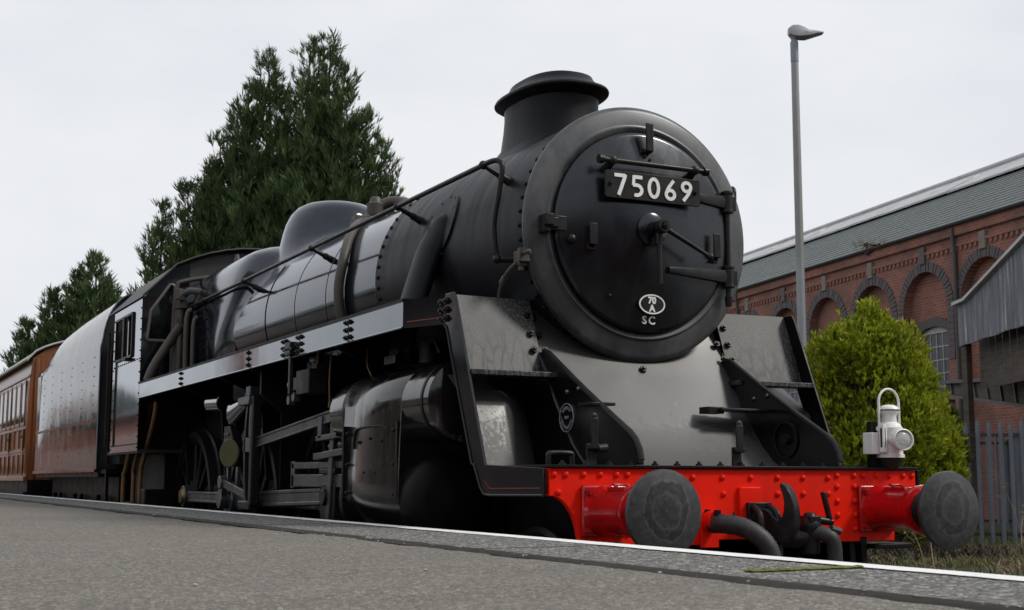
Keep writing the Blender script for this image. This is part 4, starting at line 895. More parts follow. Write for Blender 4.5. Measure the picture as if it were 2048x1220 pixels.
def ribbon(mb, path, w, o, U, V, d, closed=False):
    Lf, Rt = stroke(path, w)
    if closed:
        n = len(path)-1; Lf, Rt = [], []
        for i in range(n):
            a, b = path[(i-1) % n], path[(i+1) % n]; dd = Vector((b[0]-a[0], b[1]-a[1])).normalized(); Lf.append((path[i][0]-dd.y*w/2, path[i][1]+dd.x*w/2)); Rt.append((path[i][0]+dd.y*w/2, path[i][1]-dd.x*w/2))
    o, U, V, d = Vector(o), Vector(U), Vector(V), Vector(d); n = len(Lf); vs = []
    for q in (Lf, Rt): vs += [o+U*a+V*b for a, b in q]
    vs += [p+d for p in vs[:2*n]]
    f = []
    for i in range(n if closed else n-1):
        j = (i+1) % n
        f += [(2*n+i, 2*n+j, 3*n+j, 3*n+i), (i, j, 2*n+j, 2*n+i), (n+j, n+i, 3*n+i, 3*n+j), (i, n+i, n+j, j)]
    if not closed: f += [(0, 2*n, 3*n, n), (n-1, 2*n-1, 4*n-1, 3*n-1)]
    mb.add(vs, f)
# Gill-like figures in a unit cell: height 1
def fig7(): return [([(-.27, .92), (.25, .92)], .16), ([(.245, .97), (.20, .80), (-.08, 0)], .165)]
def fig5(): return [([(.25, .92), (-.14, .92)], .16), ([(-.15, .99), (-.18, .52)], .14), ([(-.20, .53)]+arc(-.04, .31, .255, .235, 105, -112, 22), .155)]
def fig0(): return [(arc(0, .5, .225, .42, 0, 360, 40), .155)]
def fig6(): return [(arc(0, .28, .205, .205, 0, 360, 36), .155), ([(.17, .95), (.04, .78), (-.10, .58), (-.175, .40), (-.205, .29)], .15)]
def fig9(): return [([(-x, 1-y) for x, y in p], w) for p, w in fig6()]
DH = .130; ad = .117
for i, fg in enumerate((fig7, fig5, fig0, fig6, fig9)):
    m = MB(); oy = 0
    for path, w in fg():
        cl = len(path) > 30; ribbon(m, [(a*DH*1.12, b*DH) for a, b in path], w*DH*1.05, (NX+(i-2)*ad, .8485, 2.935-DH/2), (1, 0, 0), (0, 0, 1), (0, -.006-.0006*oy, 0), cl); oy += 1
    P(m, 'digit', 'white_letter', NP, sharp=30)
# ---- shed plate and letters
sx, sz = .012, 2.243; sy = dy(sx, sz)-.004
tilt = Matrix.Rotation(radians(-11), 3, 'X')
SHP = P(MB().loft([[(sx+.092*k_*cos(t), sy-h_-(.0), sz+.060*k_*sin(t)) for t in [2*pi*i/36 for i in range(36)]] for k_, h_ in ((1, -.03), (1, .012), (.97, .014))]), 'shed_plate', 'fitting_black', LOCO, label='oval shed plate reading 70 A')
ov = MB(); ribbon(ov, [(.0865*cos(2*pi*i/48), .0555*sin(2*pi*i/48)) for i in range(49)], .0085, (sx, sy-.013, sz), (1, 0, 0), (0, 0, 1), (0, -.004, 0), True)
P(ov, 'rim', 'white_letter', SHP)
fr2 = ((1, 0, 0), (0, 0, 1))
letter('70', .056, (sx, sy-.0145, sz+.022), 0, fr2, SHP, 'white_letter', 'letter', .0024)
letter('A', .056, (sx, sy-.0145, sz-.026), 0, fr2, SHP, 'white_letter', 'letter', .0024)
for s in (-1, 1): P(MB().rivet((sx+s*.062, sy-.014, sz+.004), (0, -1, 0), .006), 'rivet', 'fitting_black', SHP)
for ch, x in (('S', -.022), ('C', .030)): letter(ch, .068, (sx+x-.012, dy(sx, 2.148)-.004, 2.148), 0, fr2, DOOR, 'white_letter', 'letter', .0012, .004)
# ---- chimney (double, so long and narrow)
def oval(a, b, z, yc=2.15, n=56, zb=None):
    o = []
    for k in range(n):
        t = 2*pi*k/n; c, s = cos(t), sin(t); e = 2/2.4
        x = b*abs(c)**e*(1 if c > 0 else -1); y = a*abs(s)**e*(1 if s > 0 else -1)
        o.append((x, yc+y, z if zb is None else zb(x)+z))
    return o
zbx = lambda x: ZC+sqrt(max(0, .765**2-x*x))
CH = P(MB().loft([oval(.52, .41, -.02, zb=zbx), oval(.465, .345, .018, zb=zbx), oval(.428, .298, .060, zb=zbx), oval(.412, .280, 3.60), oval(.404, .272, 3.70), oval(.408, .274, 3.757)], True, False, False), 'chimney', 'smokebox_black', LOCO)
P(MB().loft([oval(.408, .274, 3.755), oval(.435, .292, 3.768), oval(.472, .316, 3.785), oval(.492, .332, 3.797), oval(.495, .334, 3.808), oval(.488, .328, 3.820), oval(.44, .292, 3.842), oval(.395, .262, 3.868), oval(.372, .245, 3.895), oval(.362, .237, 3.915), oval(.348, .226, 3.922), oval(.31, .19, 3.918), oval(.30, .18, 3.90), oval(.28, .165, 3.5)], True, False, True), 'chimney_cap', 'smokebox_black', CH)
# ---- boiler barrel, bands, dome, top feed, firebox
def br(y): return .735+.055*max(0, min(1, (y-3.4)/3.0))
def bz(y): return ZC+.015*0
BR = P(MB().lathe([(br(y), y) for y in (3.48, 3.5, 4.5, 5.5, 6.6, 8.2)], (0, 0, ZC), (0, 1, 0), 128, False), 'boiler_barrel', 'boiler_black', LOCO)
for y in (3.56, 4.66, 5.45, 6.30):
    P(MB().lathe([(br(y), y-.012), (br(y)+.0035, y-.011), (br(y)+.0035, y+.011), (br(y), y+.012)], (0, 0, ZC), (0, 1, 0), 128, False), 'boiler_band', 'boiler_black', BR)
def dome():
    # profile: arc distance from the dome's axis over the barrel, height above the barrel; the skirt wraps round the cladding
    m = MB(); yc = 6.62; prof = [(.86, -.006), (.74, .004), (.64, .025), (.565, .065), (.515, .12), (.484, .185), (.464, .25), (.438, .31), (.395, .358), (.33, .394), (.24, .418), (.13, .430), (.0, .433)]
    n = 72; rings = []
    for r, h in prof:
        rg = []
        for k in range(n):
            t = 2*pi*k/n; q = r*cos(t); y = yc+r*sin(t); R = br(y); a = q/R; w = min(1, max(0, h/.40)); w = w*w*(3-2*w)
            xw, zw = R*sin(a)+h*sin(a), ZC+(R+h)*cos(a); xf, zf = q*.96, ZC+R+h
            rg.append((xw*(1-w)+xf*w, y, zw*(1-w)+zf*w))
        rings.append(rg)
    return m.loft(rings, True, False, True)
P(dome(), 'steam_dome', 'boiler_black', LOCO, sharp=70)
# clack valve and delivery pipe
def feed(s):
    y = 4.22; yv = 5.0
    t = P(MB().lathe([(.055, 0), (.075, .02), (.08, .06), (.075, .13), (.078, .15), (.055, .16), (.045, .20), (.03, .215)], (s*.20, yv, 3.44), (0, 0, 1), 20).tube([(s*.20, yv, 3.55), (s*.08, yv-.04, 3.61), (s*.0, yv-.16, 3.58), (s*.0, yv-.30, 3.42)], .05, 14, 5).box(s*.34-.06, s*.34+.06, yv-.10, yv+.10, 3.36, 3.43).box(s*.30-.10, s*.30+.10, yv-.06, yv+.06, 3.42, 3.47), 'clack_valve', 'pipe_brown', LOCO, bevel=.004)
    pts = [(s*.26, yv, 3.47)]+[(s*(br(y)+.045)*sin(a), y+(yv-y)*max(0, 1-(a-.4)/.9)**1.5, ZC+(br(y)+.045)*cos(a)) for a in [radians(26+12*i) for i in range(9)]]+[(s*.80, y, 2.30)]
    P(MB().tube(pts, .040, 14, 3), 'feed_pipe', 'pipe_brown', t)
mir(feed)
def fsec(y, n_, a, zt, zb, m=96, wk=0):
    # square-shouldered section; wk drags the lower part of the ring backwards (sloping throat)
    o = []
    for k in range(m):
        t = 2*pi*k/m; c, s = cos(t), sin(t); e = 2/(n_ if s > 0 else 2.4)
        x = a*abs(c)**e*(1 if c > 0 else -1); h = (zt-ZC) if s > 0 else (ZC-zb); z = ZC+h*abs(s)**e*(1 if s > 0 else -1)
        o.append((x, y+wk*max(0, min(1, (3.40-z)/.75)), z))
    return o
FBX = P(MB().loft([fsec(6.40, 2.0, .786, ZC+.786, ZC-.80, wk=.95), fsec(6.55, 2.15, .793, ZC+.797, ZC-.85, wk=.95), fsec(6.70, 2.6, .806, ZC+.815, ZC-.95, wk=.95), fsec(6.85, 3.4, .818, ZC+.828, ZC-1.05, wk=.95), fsec(7.0, 4.3, .826, ZC+.836, ZC-1.1, wk=.93), fsec(7.2, 4.9, .830, ZC+.84, ZC-1.1, wk=.85), fsec(7.6, 5.0, .832, ZC+.84, ZC-1.1, wk=.6), fsec(9.42, 5.0, .836, ZC+.836, ZC-1.1)], True, False, True), 'firebox', 'boiler_black', LOCO, sharp=60)
for y in (8.42,):
    P(MB().loft([fsec(y+d, 5.0, .835+h, ZC+.8385+h, ZC-1.1-h) for d, h in ((-.02, 0), (-.02, .004), (.02, .004), (.02, 0))], True, False, False), 'firebox_band', 'boiler_black', FBX)
fr_ = MB()
for k in range(8): fr_.hexbolt((-.835, 8.35, 2.3+.1*k), (-1, 0, 0), .014, .01)
for y in (8.5, 8.62, 8.74): 
    for z in (2.95, 3.02): fr_.hexbolt((-.833, y, z), (-1, 0, 0), .016, .012)
P(fr_, 'washout_plugs', 'fitting_black', FBX, kind='stuff')
# outside steam pipe between smokebox and cylinder
def spipe(s):
    o = P(MB().loft([[(s*(xx+rw*cos(t)*.35), yy+ry*sin(t)*1.0, zz+.0+rw*.5*cos(t)*0.9) for t in [2*pi*k/28 for k in range(28)]] for xx, yy, zz, rw, ry in ((.60, 2.32, 2.98, .13, .16), (.72, 2.36, 2.88, .15, .17), (.80, 2.42, 2.68, .155, .17), (.86, 2.46, 2.46, .155, .17), (.92, 2.50, 2.22, .155, .17), (.95, 2.5, 2.0, .155, .17))]), 'steam_pipe', 'smokebox_black', LOCO)
    fl = MB()
    for k in range(12):
        t = 2*pi*k/12; y = 2.36+.215*sin(t); zz = 2.88+.22*cos(t); xs_ = sqrt(max(.01, .765**2-(zz-ZC)**2)); fl.rivet((s*xs_, y, zz), (s, 0, .2), .018)
    P(fl, 'flange_studs', 'smokebox_black', o, kind='stuff')
    P(MB().loft([[(s*(sqrt(.765**2-(2.90+.21*cos(t)*f-ZC)**2)+h), 2.36+.235*sin(t)*f, 2.90+.21*cos(t)*f) for t in [2*pi*k/32 for k in range(32)]] for f, h in ((1.08, -.01), (1.06, .014), (.5, .014))], True, False, True), 'pipe_flange', 'smokebox_black', o)
mir(spipe)
# ---- handrails
def rails(s):
    X, Z = s*.87, 3.10
    fwd = [(X, 9.40, Z), (X, 1.50, Z), (X, 1.30, Z), (X-s*.02, 1.225, Z-.01), (X-s*.03, 1.20, Z-.06), (X-s*.02, 1.22, Z-.2), (X, 1.245, Z-.38), (X-s*.01, 1.25, Z-.53), (X-s*.02, 1.245, Z-.585)]
    h = P(MB().tube(fwd[:2], .0165, 12).tube(fwd[1:], .0165, 12, 5), 'handrail', 'fitting_black', LOCO, label='handrail along the '+('left' if s < 0 else 'right')+' side of the boiler')
    for y in (1.40, 2.80, 4.70, 6.75, 8.30):
        c = Vector((X, y, Z)); a = Vector((X, 0, Z-ZC)).normalized(); R = .765 if y < 3.6 else br(y); e = Vector((a.x*R, y, ZC+a.z*R)); e2 = c.lerp(e, .6)
        P(MB().ball(c, .028, 12, 8).cyl(c, e2, .014, .020, 10).cyl(e2, e2.lerp(e, .35), .026, .028, 10).cyl(e2, e, .022, .03, 10), 'stanchion', 'fitting_black', h)
    P(MB().ball((X-s*.02, 1.245, Z-.60), .027).cyl((X-s*.02, 1.245, Z-.60), (s*.70, 1.20, Z-.60), .019, n=10), 'rail_end', 'fitting_black', h)
mir(rails)
P(MB().box(-.80, -.74, 1.05, 1.13, 2.44, 2.53).box(-.815, -.735, 1.02, 1.05, 2.46, 2.54).cyl((-.79, 1.03, 2.51), (-.79, .95, 2.505), .013, n=10).cyl((-.78, 1.07, 2.44), (-.78, 1.07, 2.41), .018, n=10).hexbolt((-.79, .96, 2.505), (0, -1, 0), .02, .012), 'blower_valve', 'pipe_brown', LOCO, bevel=.004)
P(MB().tube([(-.80, 1.09, 2.46), (-.84, 1.14, 2.40), (-.83, 1.25, 2.30), (-.80, 1.33, 2.15)], .012, 8, 5).cyl((-.835, 1.16, 2.385), (-.84, 1.20, 2.35), .02, n=8), 'valve_pipe', 'pipe_brown', LOCO)
# ---- cylinders
def cylinder(s):
    # clothed block: valve chest drum above, slab side tucked in below
    def sec(y, g=0):
        o = [(-.20, 1.86), (.02, 1.955)]
        o = []
        for i in range(13):      # round the valve chest on the outer shoulder
            t = radians(110-105*i/12); o.append((1.06+.2385*cos(t)+g*cos(t), 1.655+.2385*sin(t)+g*sin(t)))
        o += [(1.300+g, 1.60), (1.306+g, 1.45), (1.312+g, 1.25)]
        for i in range(9):
            t = radians(0-80*i/8); o.append((1.06+.252*cos(t)+g*cos(t), 1.12+.27*sin(t)+g*sin(t)))
        o += [(.70, .80-g), (.62, .80-g), (.62, 1.86)]
        return [(s*a, y, b) for a, b in o]
    c = P(MB().loft([sec(1.62, -.006), sec(1.63), sec(2.60), sec(2.61, -.006)], True), 'cylinder', 'cylinder_black', LOCO, sharp=45, label=('left' if s < 0 else 'right')+' cylinder in glossy black cladding')
    P(MB().lathe([(.19, 1.20), (.235, 1.22), (.235, 1.62), (.235, 2.62), (.215, 2.98), (.18, 3.01), (.10, 3.03)], (s*1.06, 0, 1.655), (0, 1, 0), 40), 'valve_chest', 'cylinder_black', c)
    for yb in (1.30, 2.63): P(MB().lathe([(.239, yb), (.239, yb+.03)], (s*1.06, 0, 1.655), (0, 1, 0), 40, False), 'cladding_band', 'frame_black', c)
    P(MB().lathe([(.0, 1.47), (.16, 1.48), (.25, 1.50), (.275, 1.53), (.28, 1.63)], (s*1.02, 0, 1.08), (0, 1, 0), 40, False), 'cylinder_cover', 'frame_black', c, sharp=60)
    P(MB().lathe([(.29, 2.60), (.29, 2.66), (.2, 2.68), (.09, 2.70), (.07, 2.85)], (s*1.02, 0, 1.08), (0, 1, 0), 32), 'rear_cover', 'frame_black', c)
    b = MB()
    for y in (1.70, 2.52):
        for z in (1.12, 1.30, 1.50): b.rivet((s*1.308, y, z), (s, 0, 0), .014)
    for y, z in ((1.9, 1.44), (2.1, 1.46), (2.3, 1.44), (2.0, 1.25), (2.2, 1.25), (1.85, 1.3)): b.rivet((s*1.308, y, z), (s, 0, 0), .012)
    P(b, 'cladding_screws', 'frame_black', c, kind='stuff')
    P(MB().tube([(s*1.309, 2.40, 1.40), (s*1.307, 2.38, 1.50), (s*1.306, 2.28, 1.53), (s*1.306, 1.88, 1.53), (s*1.307, 1.80, 1.48)], .006, 6, 4).box(min(s*1.300, s*1.316), max(s*1.300, s*1.316), 1.63, 1.66, 1.10, 1.55).box(min(s*1.300, s*1.316), max(s*1.300, s*1.316), 2.57, 2.60, 1.10, 1.55), 'cover_plate_edge', 'frame_black', c)
mir(cylinder)
# fittings above and ahead of the left cylinder
P(MB().cyl((-.86, 2.2, 1.95), (-.86, 2.2, 2.1), .08, n=14).box(-1.05, -.80, 2.35, 2.55, 1.96, 2.02).box(-1.02, -.84, 2.38, 2.52, 2.02, 2.06).tube([(-.8, 2.3, 2.0), (-.95, 2.0, 2.06), (-1.05, 1.7, 2.05), (-1.08, 1.55, 1.96)], .012, 8, 5), 'relief_valve', 'fitting_black', LOCO, bevel=.005)
P(MB().tube([(-1.05, 2.86, 2.1), (-1.08, 2.78, 1.98), (-1.08, 2.7, 1.90)], .006, 6, 4), 'oil_pipe', 'copper_pipe', LOCO)
P(MB().tube([(-1.12, 3.42, 2.12), (-1.13, 3.42, 1.9), (-1.13, 3.40, 1.74)], .007, 6, 3).cyl((-1.13, 3.40, 1.72), (-1.13, 3.40, 1.76), .014, n=8), 'oil_pipe', 'copper_pipe', LOCO)
# ---- motion, left side modelled in full and mirrored
def motion(s):
    X = s
    def bx(x0, x1, y0, y1, z0, z1, m): return m.box(min(s*x0, s*x1), max(s*x0, s*x1), y0, y1, z0, z1)
    # slide bars and crosshead
    P(bx(.99, 1.11, 2.68, 4.34, 1.285, 1.335, MB()), 'slide_bar', 'motion_steel', LOCO, bevel=.006); P(bx(.99, 1.11, 2.68, 4.34, 1.150, 1.245, MB()), 'slide_bar', 'motion_steel', LOCO, bevel=.006); P(bx(.99, 1.11, 4.28, 4.36, 1.14, 1.345, MB()), 'slide_bar_end', 'motion_steel', LOCO, bevel=.006)
    P(bx(.98, 1.13, 3.28, 3.62, 1.245, 1.285, bx(1.0, 1.12, 3.30, 3.60, .92, 1.18, MB())).cyl((s*1.02, 2.7, 1.08), (s*1.02, 3.35, 1.08), .045, n=16).cyl((s*.98, 3.46, 1.08), (s*1.16, 3.46, 1.08), .06, n=16), 'crosshead', 'motion_dark', LOCO, bevel=.008)
    # connecting rod, fluted
    a, b = Vector((s*1.06, 3.46, 1.08)), Vector((s*1.06, CP[1][0], 1.03))
    P(MB().bar(a, b, .05, .125).bar(a+Vector((s*.026, .25, -.045)), b+Vector((s*.026, -.25, -.05)), .012, .03).bar(a+Vector((s*.026, .25, .05)), b+Vector((s*.026, -.25, .05)), .012, .03).cyl(b-Vector((s*.06, 0, 0)), b+Vector((s*.06, 0, 0)), .155, n=28), 'connecting_rod', 'motion_steel', LOCO, bevel=.006)
    # coupling rods on the crank pins
    c = [Vector((s*.93, y, z)) for y, z in CP]
    m = MB()
    for i in (0, 1): m.bar(c[i], c[i+1], .045, .11)
    for q in c: m.cyl(q-Vector((s*.045, 0, 0)), q+Vector((s*.05, 0, 0)), .115, n=24)
    for i in (0, 1): m.bar(c[i]+Vector((s*.024, .14, .042)), c[i+1]+Vector((s*.024, -.14, .042)), .012, .026).bar(c[i]+Vector((s*.024, .14, -.042)), c[i+1]+Vector((s*.024, -.14, -.042)), .012, .026)
    P(m, 'coupling_rod', 'motion_steel', LOCO, bevel=.006)
    P(MB().cyl(c[2]+Vector((s*.05, 0, 0)), c[2]+Vector((s*.075, 0, 0)), .085, .07, 24), 'crank_pin_cap', 'brass', LOCO)
    # return crank and its rod
    rc = Vector((s*1.16, CP[1][0]+.02, 1.03)); re = Vector((s*1.18, CP[1][0]-.06, 1.18)); lk = Vector((s*1.14, 5.30, 1.05))
    P(MB().bar(rc, re, .05, .11, (0, 1, 0)).cyl(rc-Vector((s*.05, 0, 0)), rc+Vector((s*.035, 0, 0)), .085, n=18).bar(re, lk, .035, .07).cyl(re-Vector((s*.03, 0, 0)), re+Vector((s*.035, 0, 0)), .06, n=16), 'return_crank', 'motion_steel', LOCO, bevel=.005)
    # expansion link: curved slotted bar with its outer strap
    m = MB()
    for off in (0, .10):
        pts = [(s*1.10+s*off*.6, 5.33+.11*cos(t)*1.0-.06+off*.55, 1.43+.44*sin(t)) for t in [radians(-75+150*i/14) for i in range(15)]]
        for i in range(14): m.bar(pts[i], pts[i+1], .05, .045)
    m.bar((s*1.13, 5.26, 1.0), (s*1.13, 5.40, .99), .06, .09)
    P(m, 'expansion_link', 'motion_dark', LOCO)
    P(MB().box(min(s*1.12, s*1.20), max(s*1.12, s*1.20), 5.16, 5.24, .99, 1.90).box(min(s*1.12, s*1.20), max(s*1.12, s*1.20), 5.20, 5.55, .95, 1.03), 'link_bracket', 'motion_dark', LOCO, bevel=.012)
    # radius rod to the combination lever
    ra, rb_ = Vector((s*1.14, 5.34, 1.50)), Vector((s*1.12, 3.30, 1.66))
    P(MB().bar(ra, rb_, .03, .085).bar(ra+Vector((s*.018, 0, .036)), rb_+Vector((s*.018, 0, .036)), .016, .016).bar(ra+Vector((s*.018, 0, -.036)), rb_+Vector((s*.018, 0, -.036)), .016, .016).box(min(s*1.10, s*1.185), max(s*1.10, s*1.185), 5.20, 5.48, 1.435, 1.555), 'radius_rod', 'motion_steel', LOCO, bevel=.004)
    P(MB().bar((s*1.12, 3.30, 1.78), (s*1.12, 3.42, .78), .035, .075, (0, 1, 0)).bar((s*1.10, 3.02, 1.66), (s*1.10, 3.62, 1.62), .09, .05).bar((s*1.10, 3.02, 1.52), (s*1.10, 3.62, 1.50), .12, .04).box(min(s*1.06, s*1.16), max(s*1.06, s*1.16), 3.1, 3.18, 1.5, 1.68).box(min(s*1.06, s*1.16), max(s*1.06, s*1.16), 3.5, 3.58, 1.5, 1.66).bar((s*1.10, 3.42, .92), (s*1.10, 3.50, 1.02), .03, .05), 'combination_lever', 'motion_steel', LOCO, bevel=.005)
    P(MB().bar((s*1.10, 3.05, 1.40), (s*1.10, 3.70, 1.37), .10, .05).ball((s*1.10, 3.2, 1.45), .035).ball((s*1.10, 3.42, 1.44), .03).cyl((s*1.10, 2.98, 1.42), (s*1.10, 2.92, 1.42), .05, n=12), 'valve_guide', 'motion_steel', LOCO, bevel=.005)
    # motion bracket, weigh shaft, reversing gear
    P(MB().prism([(.6, 1.0), (1.02, 1.0), (1.02, 1.75), (1.2, 1.9), (1.2, 2.1), (.6, 2.1)], ((0, 4.92, 0), (s, 0, 0), (0, 0, 1)), (0, .04, 0)), 'motion_bracket', 'frame_black', LOCO)
    P(MB().cyl((s*1.12, 6.35, 1.90), (s*1.12, 6.80, 1.915), .085, n=28).cyl((s*1.12, 6.80, 1.915), (s*1.12, 6.83, 1.916), .075, n=28), 'reversing_cylinder', 'gloss_black', LOCO, bevel=.006)
    P(MB().loft([[(s*1.14+.045*cos(t), y, z+h*sin(t)) for t in [2*pi*k/16 for k in range(16)]] for y, z, h in ((6.05, 1.79, .105), (5.95, 1.80, .095), (5.62, 1.85, .06), (5.52, 1.86, .045))]), 'weigh_shaft_arm', 'gloss_black', LOCO)
    P(MB().box(min(s*1.08, s*1.22), max(s*1.08, s*1.22), 5.22, 5.56, 1.83, 1.90).box(min(s*1.10, s*1.20), max(s*1.10, s*1.20), 5.26, 5.38, 1.90, 1.99).bar((s*1.16, 5.28, 1.83), (s*1.16, 5.30, 1.56), .05, .05, (0, 1, 0)), 'lifting_link', 'motion_steel', LOCO, bevel=.008)
    # mechanical drive box with its ribbed plate and green-edged disc
    g = P(MB().prism([(-.16, .22), (.03, .22), (.13, .11), (.14, -.10), (.04, -.14), (-.16, -.14)], ((s*1.09, 6.32, 1.47), (0, -1, 0), (0, 0, 1)), (-s*.09, 0, 0)), 'drive_box', 'motion_dark', LOCO, bevel=.008)
    P(MB().lathe([(.0, .0), (.12, .0), (.13, .012), (.12, .024), (0, .024)], (s*1.10, 6.20, 1.44), (s*.9, -.45, 0), 28), 'disc', 'olive_metal', g)
    m = MB()
    for i in range(5):
        for j in range(2): m.box(min(s*1.09, s*1.10), max(s*1.09, s*1.10), 6.38-.08*j, 6.44-.08*j, 1.36+.06*i, 1.39+.06*i)
    P(m, 'ribs', 'motion_steel', g, bevel=.004)
    for y in (6.10, 6.42): P(MB().bar((s*1.05, y, 1.10), (s*1.05, y, 1.32), .04, .04, (0, 1, 0)).bar((s*1.05, y-.1, 1.11), (s*1.05, y+.1, 1.11), .05, .05), 'strut', 'motion_steel', LOCO, bevel=.006)
    # mechanical lubricator hung from the valance
    lb = P(MB().box(min(s*1.10, s*1.24), max(s*1.10, s*1.24), 3.56, 3.86, 1.83, 2.01).box(min(s*1.12, s*1.22), max(s*1.12, s*1.22), 3.86, 4.08, 1.87, 1.97), 'lubricator', 'fitting_black', LOCO, bevel=.006)
    for q0, q1, rq in (((s*1.17, 4.08, 1.92), (s*1.17, 4.15, 1.92), .05), ((s*1.2, 3.9, 1.82), (s*1.25, 3.9, 1.82), .035), ((s*1.2, 4.02, 1.80), (s*1.25, 4.02, 1.80), .035)): P(MB().cyl(q0, q1, rq, n=16), 'ratchet_wheel', 'motion_steel', lb)
    P(MB().bar((s*1.30, 3.80, 1.83), (s*1.30, 3.80, 2.15), .03, .045, (0, 1, 0)).box(min(s*1.29, s*1.335), max(s*1.29, s*1.335), 3.73, 3.86, 2.12, 2.215).bar((s*1.325, 3.92, 2.16), (s*1.325, 3.70, 2.16), .02, .02), 'lubricator_lever', 'fitting_black', lb, bevel=.004)
    for i in range(4): P(MB().cyl((s*1.17, 3.60+.06*i, 2.01), (s*1.17, 3.60+.06*i, 2.05+.02*(i % 2)), .014, n=8), 'union', 'motion_steel', lb)
    P(MB().tube([(s*1.17, 3.58, 2.05), (s*1.16, 3.57, 2.25)], .012, 6), 'oil_pipe', 'brass', lb)
mir(motion)
# sandbox and brake gear hints between the wheels
def sand(s):
    for y in (5.35, 7.70): P(MB().box(min(s*.62, s*.72), max(s*.62, s*.72), y-.2, y+.2, 1.2, 1.9), 'sandbox', 'frame_black', LOCO, bevel=.02)
    for y in (3.3, 5.55, 7.9): P(MB().bar((s*.75, y, .3), (s*.75, y+.02, 1.15), .08, .12, (0, 1, 0)), 'brake_hanger', 'frame_black', LOCO)
mir(sand)
# ---- cab
CX = 1.30
def cabsec(y, g=0):      # outline of the cab from side up over the roof
    r = [(-CX-g, 3.235)]
    r += [(-1.12, 3.42+g), (-.95, 3.60+g)]+[(-.95+1.9*i/10, 3.60+g+.245*(1-(2*i/10-1)**2)) for i in range(1, 10)]+[(.95, 3.60+g), (1.12, 3.42+g), (CX+g, 3.235)]
    return [(x, y, z) for x, z in r]
CAB = P(MB().add([p for y in (9.36, 11.35) for p in cabsec(y)], [(i, i+1, 16+i, 15+i) for i in range(14)]).add([p for y in (9.30, 11.40) for p in cabsec(y, .02)], [(15+i, 16+i, i+1, i) for i in range(14)]), 'cab', 'roof_soot', LOCO)
P(MB().tube([(x, y, z+.012) for x, y, z in cabsec(9.31, .014)], .012, 6), 'rain_strip', 'roof_soot', CAB)
def cabside(s):
    x = s*CX; w0, w1, wz0, wz1 = 9.86, 10.86, 2.615, 3.11
    m = MB()
    for y0, y1, z0, z1 in ((9.40, 11.05, 1.52, wz0), (9.40, w0, wz0, 3.235), (w1, 11.05, wz0, 3.235), (w0, w1, wz1, 3.235)): m.box(min(x, x-s*.012), max(x, x-s*.012), y0, y1, z0, z1)
    side = P(m, 'cab_side', 'gloss_black', CAB)
    fm = MB()
    for a, b in (((w0, wz0), (w1, wz0)), ((w0, wz1), (w1, wz1)), ((w0, wz0), (w0, wz1)), ((w1, wz0), (w1, wz1)), (((w0+w1)/2, wz0), ((w0+w1)/2, wz1)), (((w0+w1)/2+.05, wz0), ((w0+w1)/2+.05, wz1))): fm.bar((x+s*.006, *a), (x+s*.006, *b), .026, .03, (1, 0, 0))
    P(fm, 'window_frame', 'fitting_black', CAB)
    P(MB().box(min(x-s*.03, x-s*.035), max(x-s*.03, x-s*.035), w0, (w0+w1)/2, wz0, wz1), 'window_glass', 'window_glass', CAB)
    P(MB().box(min(x, x+s*.06), max(x, x+s*.06), 10.0, 10.15, 2.57, 2.60), 'arm_rest', 'fitting_black', CAB)
    rv_ = MB()
    for i in range(14): rv_.rivet((x, 9.43, 1.56+.12*i), (s, 0, 0), .011).rivet((x, 11.02, 1.56+.12*i), (s, 0, 0), .011)
    for i in range(13): rv_.rivet((x, 9.45+.125*i, 2.55), (s, 0, 0), .011).rivet((x, 9.45+.125*i, 1.60), (s, 0, 0), .011)
    P(rv_, 'cab_rivets', 'fitting_black', CAB, kind='stuff')
    P(MB().tube([(x+s*.05, 11.10, 1.6), (x+s*.05, 11.10, 3.0)], .016, 8), 'cab_grab_rail', 'fitting_black', CAB)
    # front sheet with its four-sided window
    a, b = s*1.29, s*.80
    q = [(-1.235, 2.775), (-1.20, 3.10), (-1.00, 3.40), (-.965, 3.40), (-.945, 3.38), (-.945, 2.775), (-.96, 2.755), (-1.22, 2.755)]
    outer = [(-1.288, 2.10), (-1.288, 3.235), (-1.12, 3.415), (-.95, 3.595), (-.78, 3.66), (-.78, 3.0), (-.78, 2.10), (-1.0, 2.10)]
    m = MB(); vo = [(-s*x if s > 0 else x, 9.40, z) for x, z in outer]; vi = [(-s*x if s > 0 else x, 9.40, z) for x, z in q]
    m.add(vo+vi, [(i, (i+1) % 8, 8+(i+1) % 8, 8+i) for i in range(8)])
    P(m, 'cab_front', 'gloss_black', CAB)
    P(MB().tube(vi+[vi[0]], .018, 8), 'front_window_frame', 'frame_brown', CAB)
    P(MB().add([(p[0], 9.42, p[2]) for p in vi], [tuple(range(8))]), 'front_window_glass', 'window_glass', CAB)
mir(cabside)
P(MB().add([(-.79, 9.41, 2.1), (.79, 9.41, 2.1), (.79, 9.41, 3.66), (.5, 9.41, 3.78), (0, 9.41, 3.84), (-.5, 9.41, 3.78), (-.79, 9.41, 3.66)], [tuple(range(7))]), 'spectacle_plate', 'cab_dark', CAB)
P(MB().add([(-1.28, 11.0, 1.5), (1.28, 11.0, 1.5), (1.28, 11.0, 2.6), (-1.28, 11.0, 2.6)], [(0, 1, 2, 3)]).box(-1.28, 1.28, 9.42, 11.3, 1.50, 1.54), 'cab_floor', 'cab_dark', CAB)
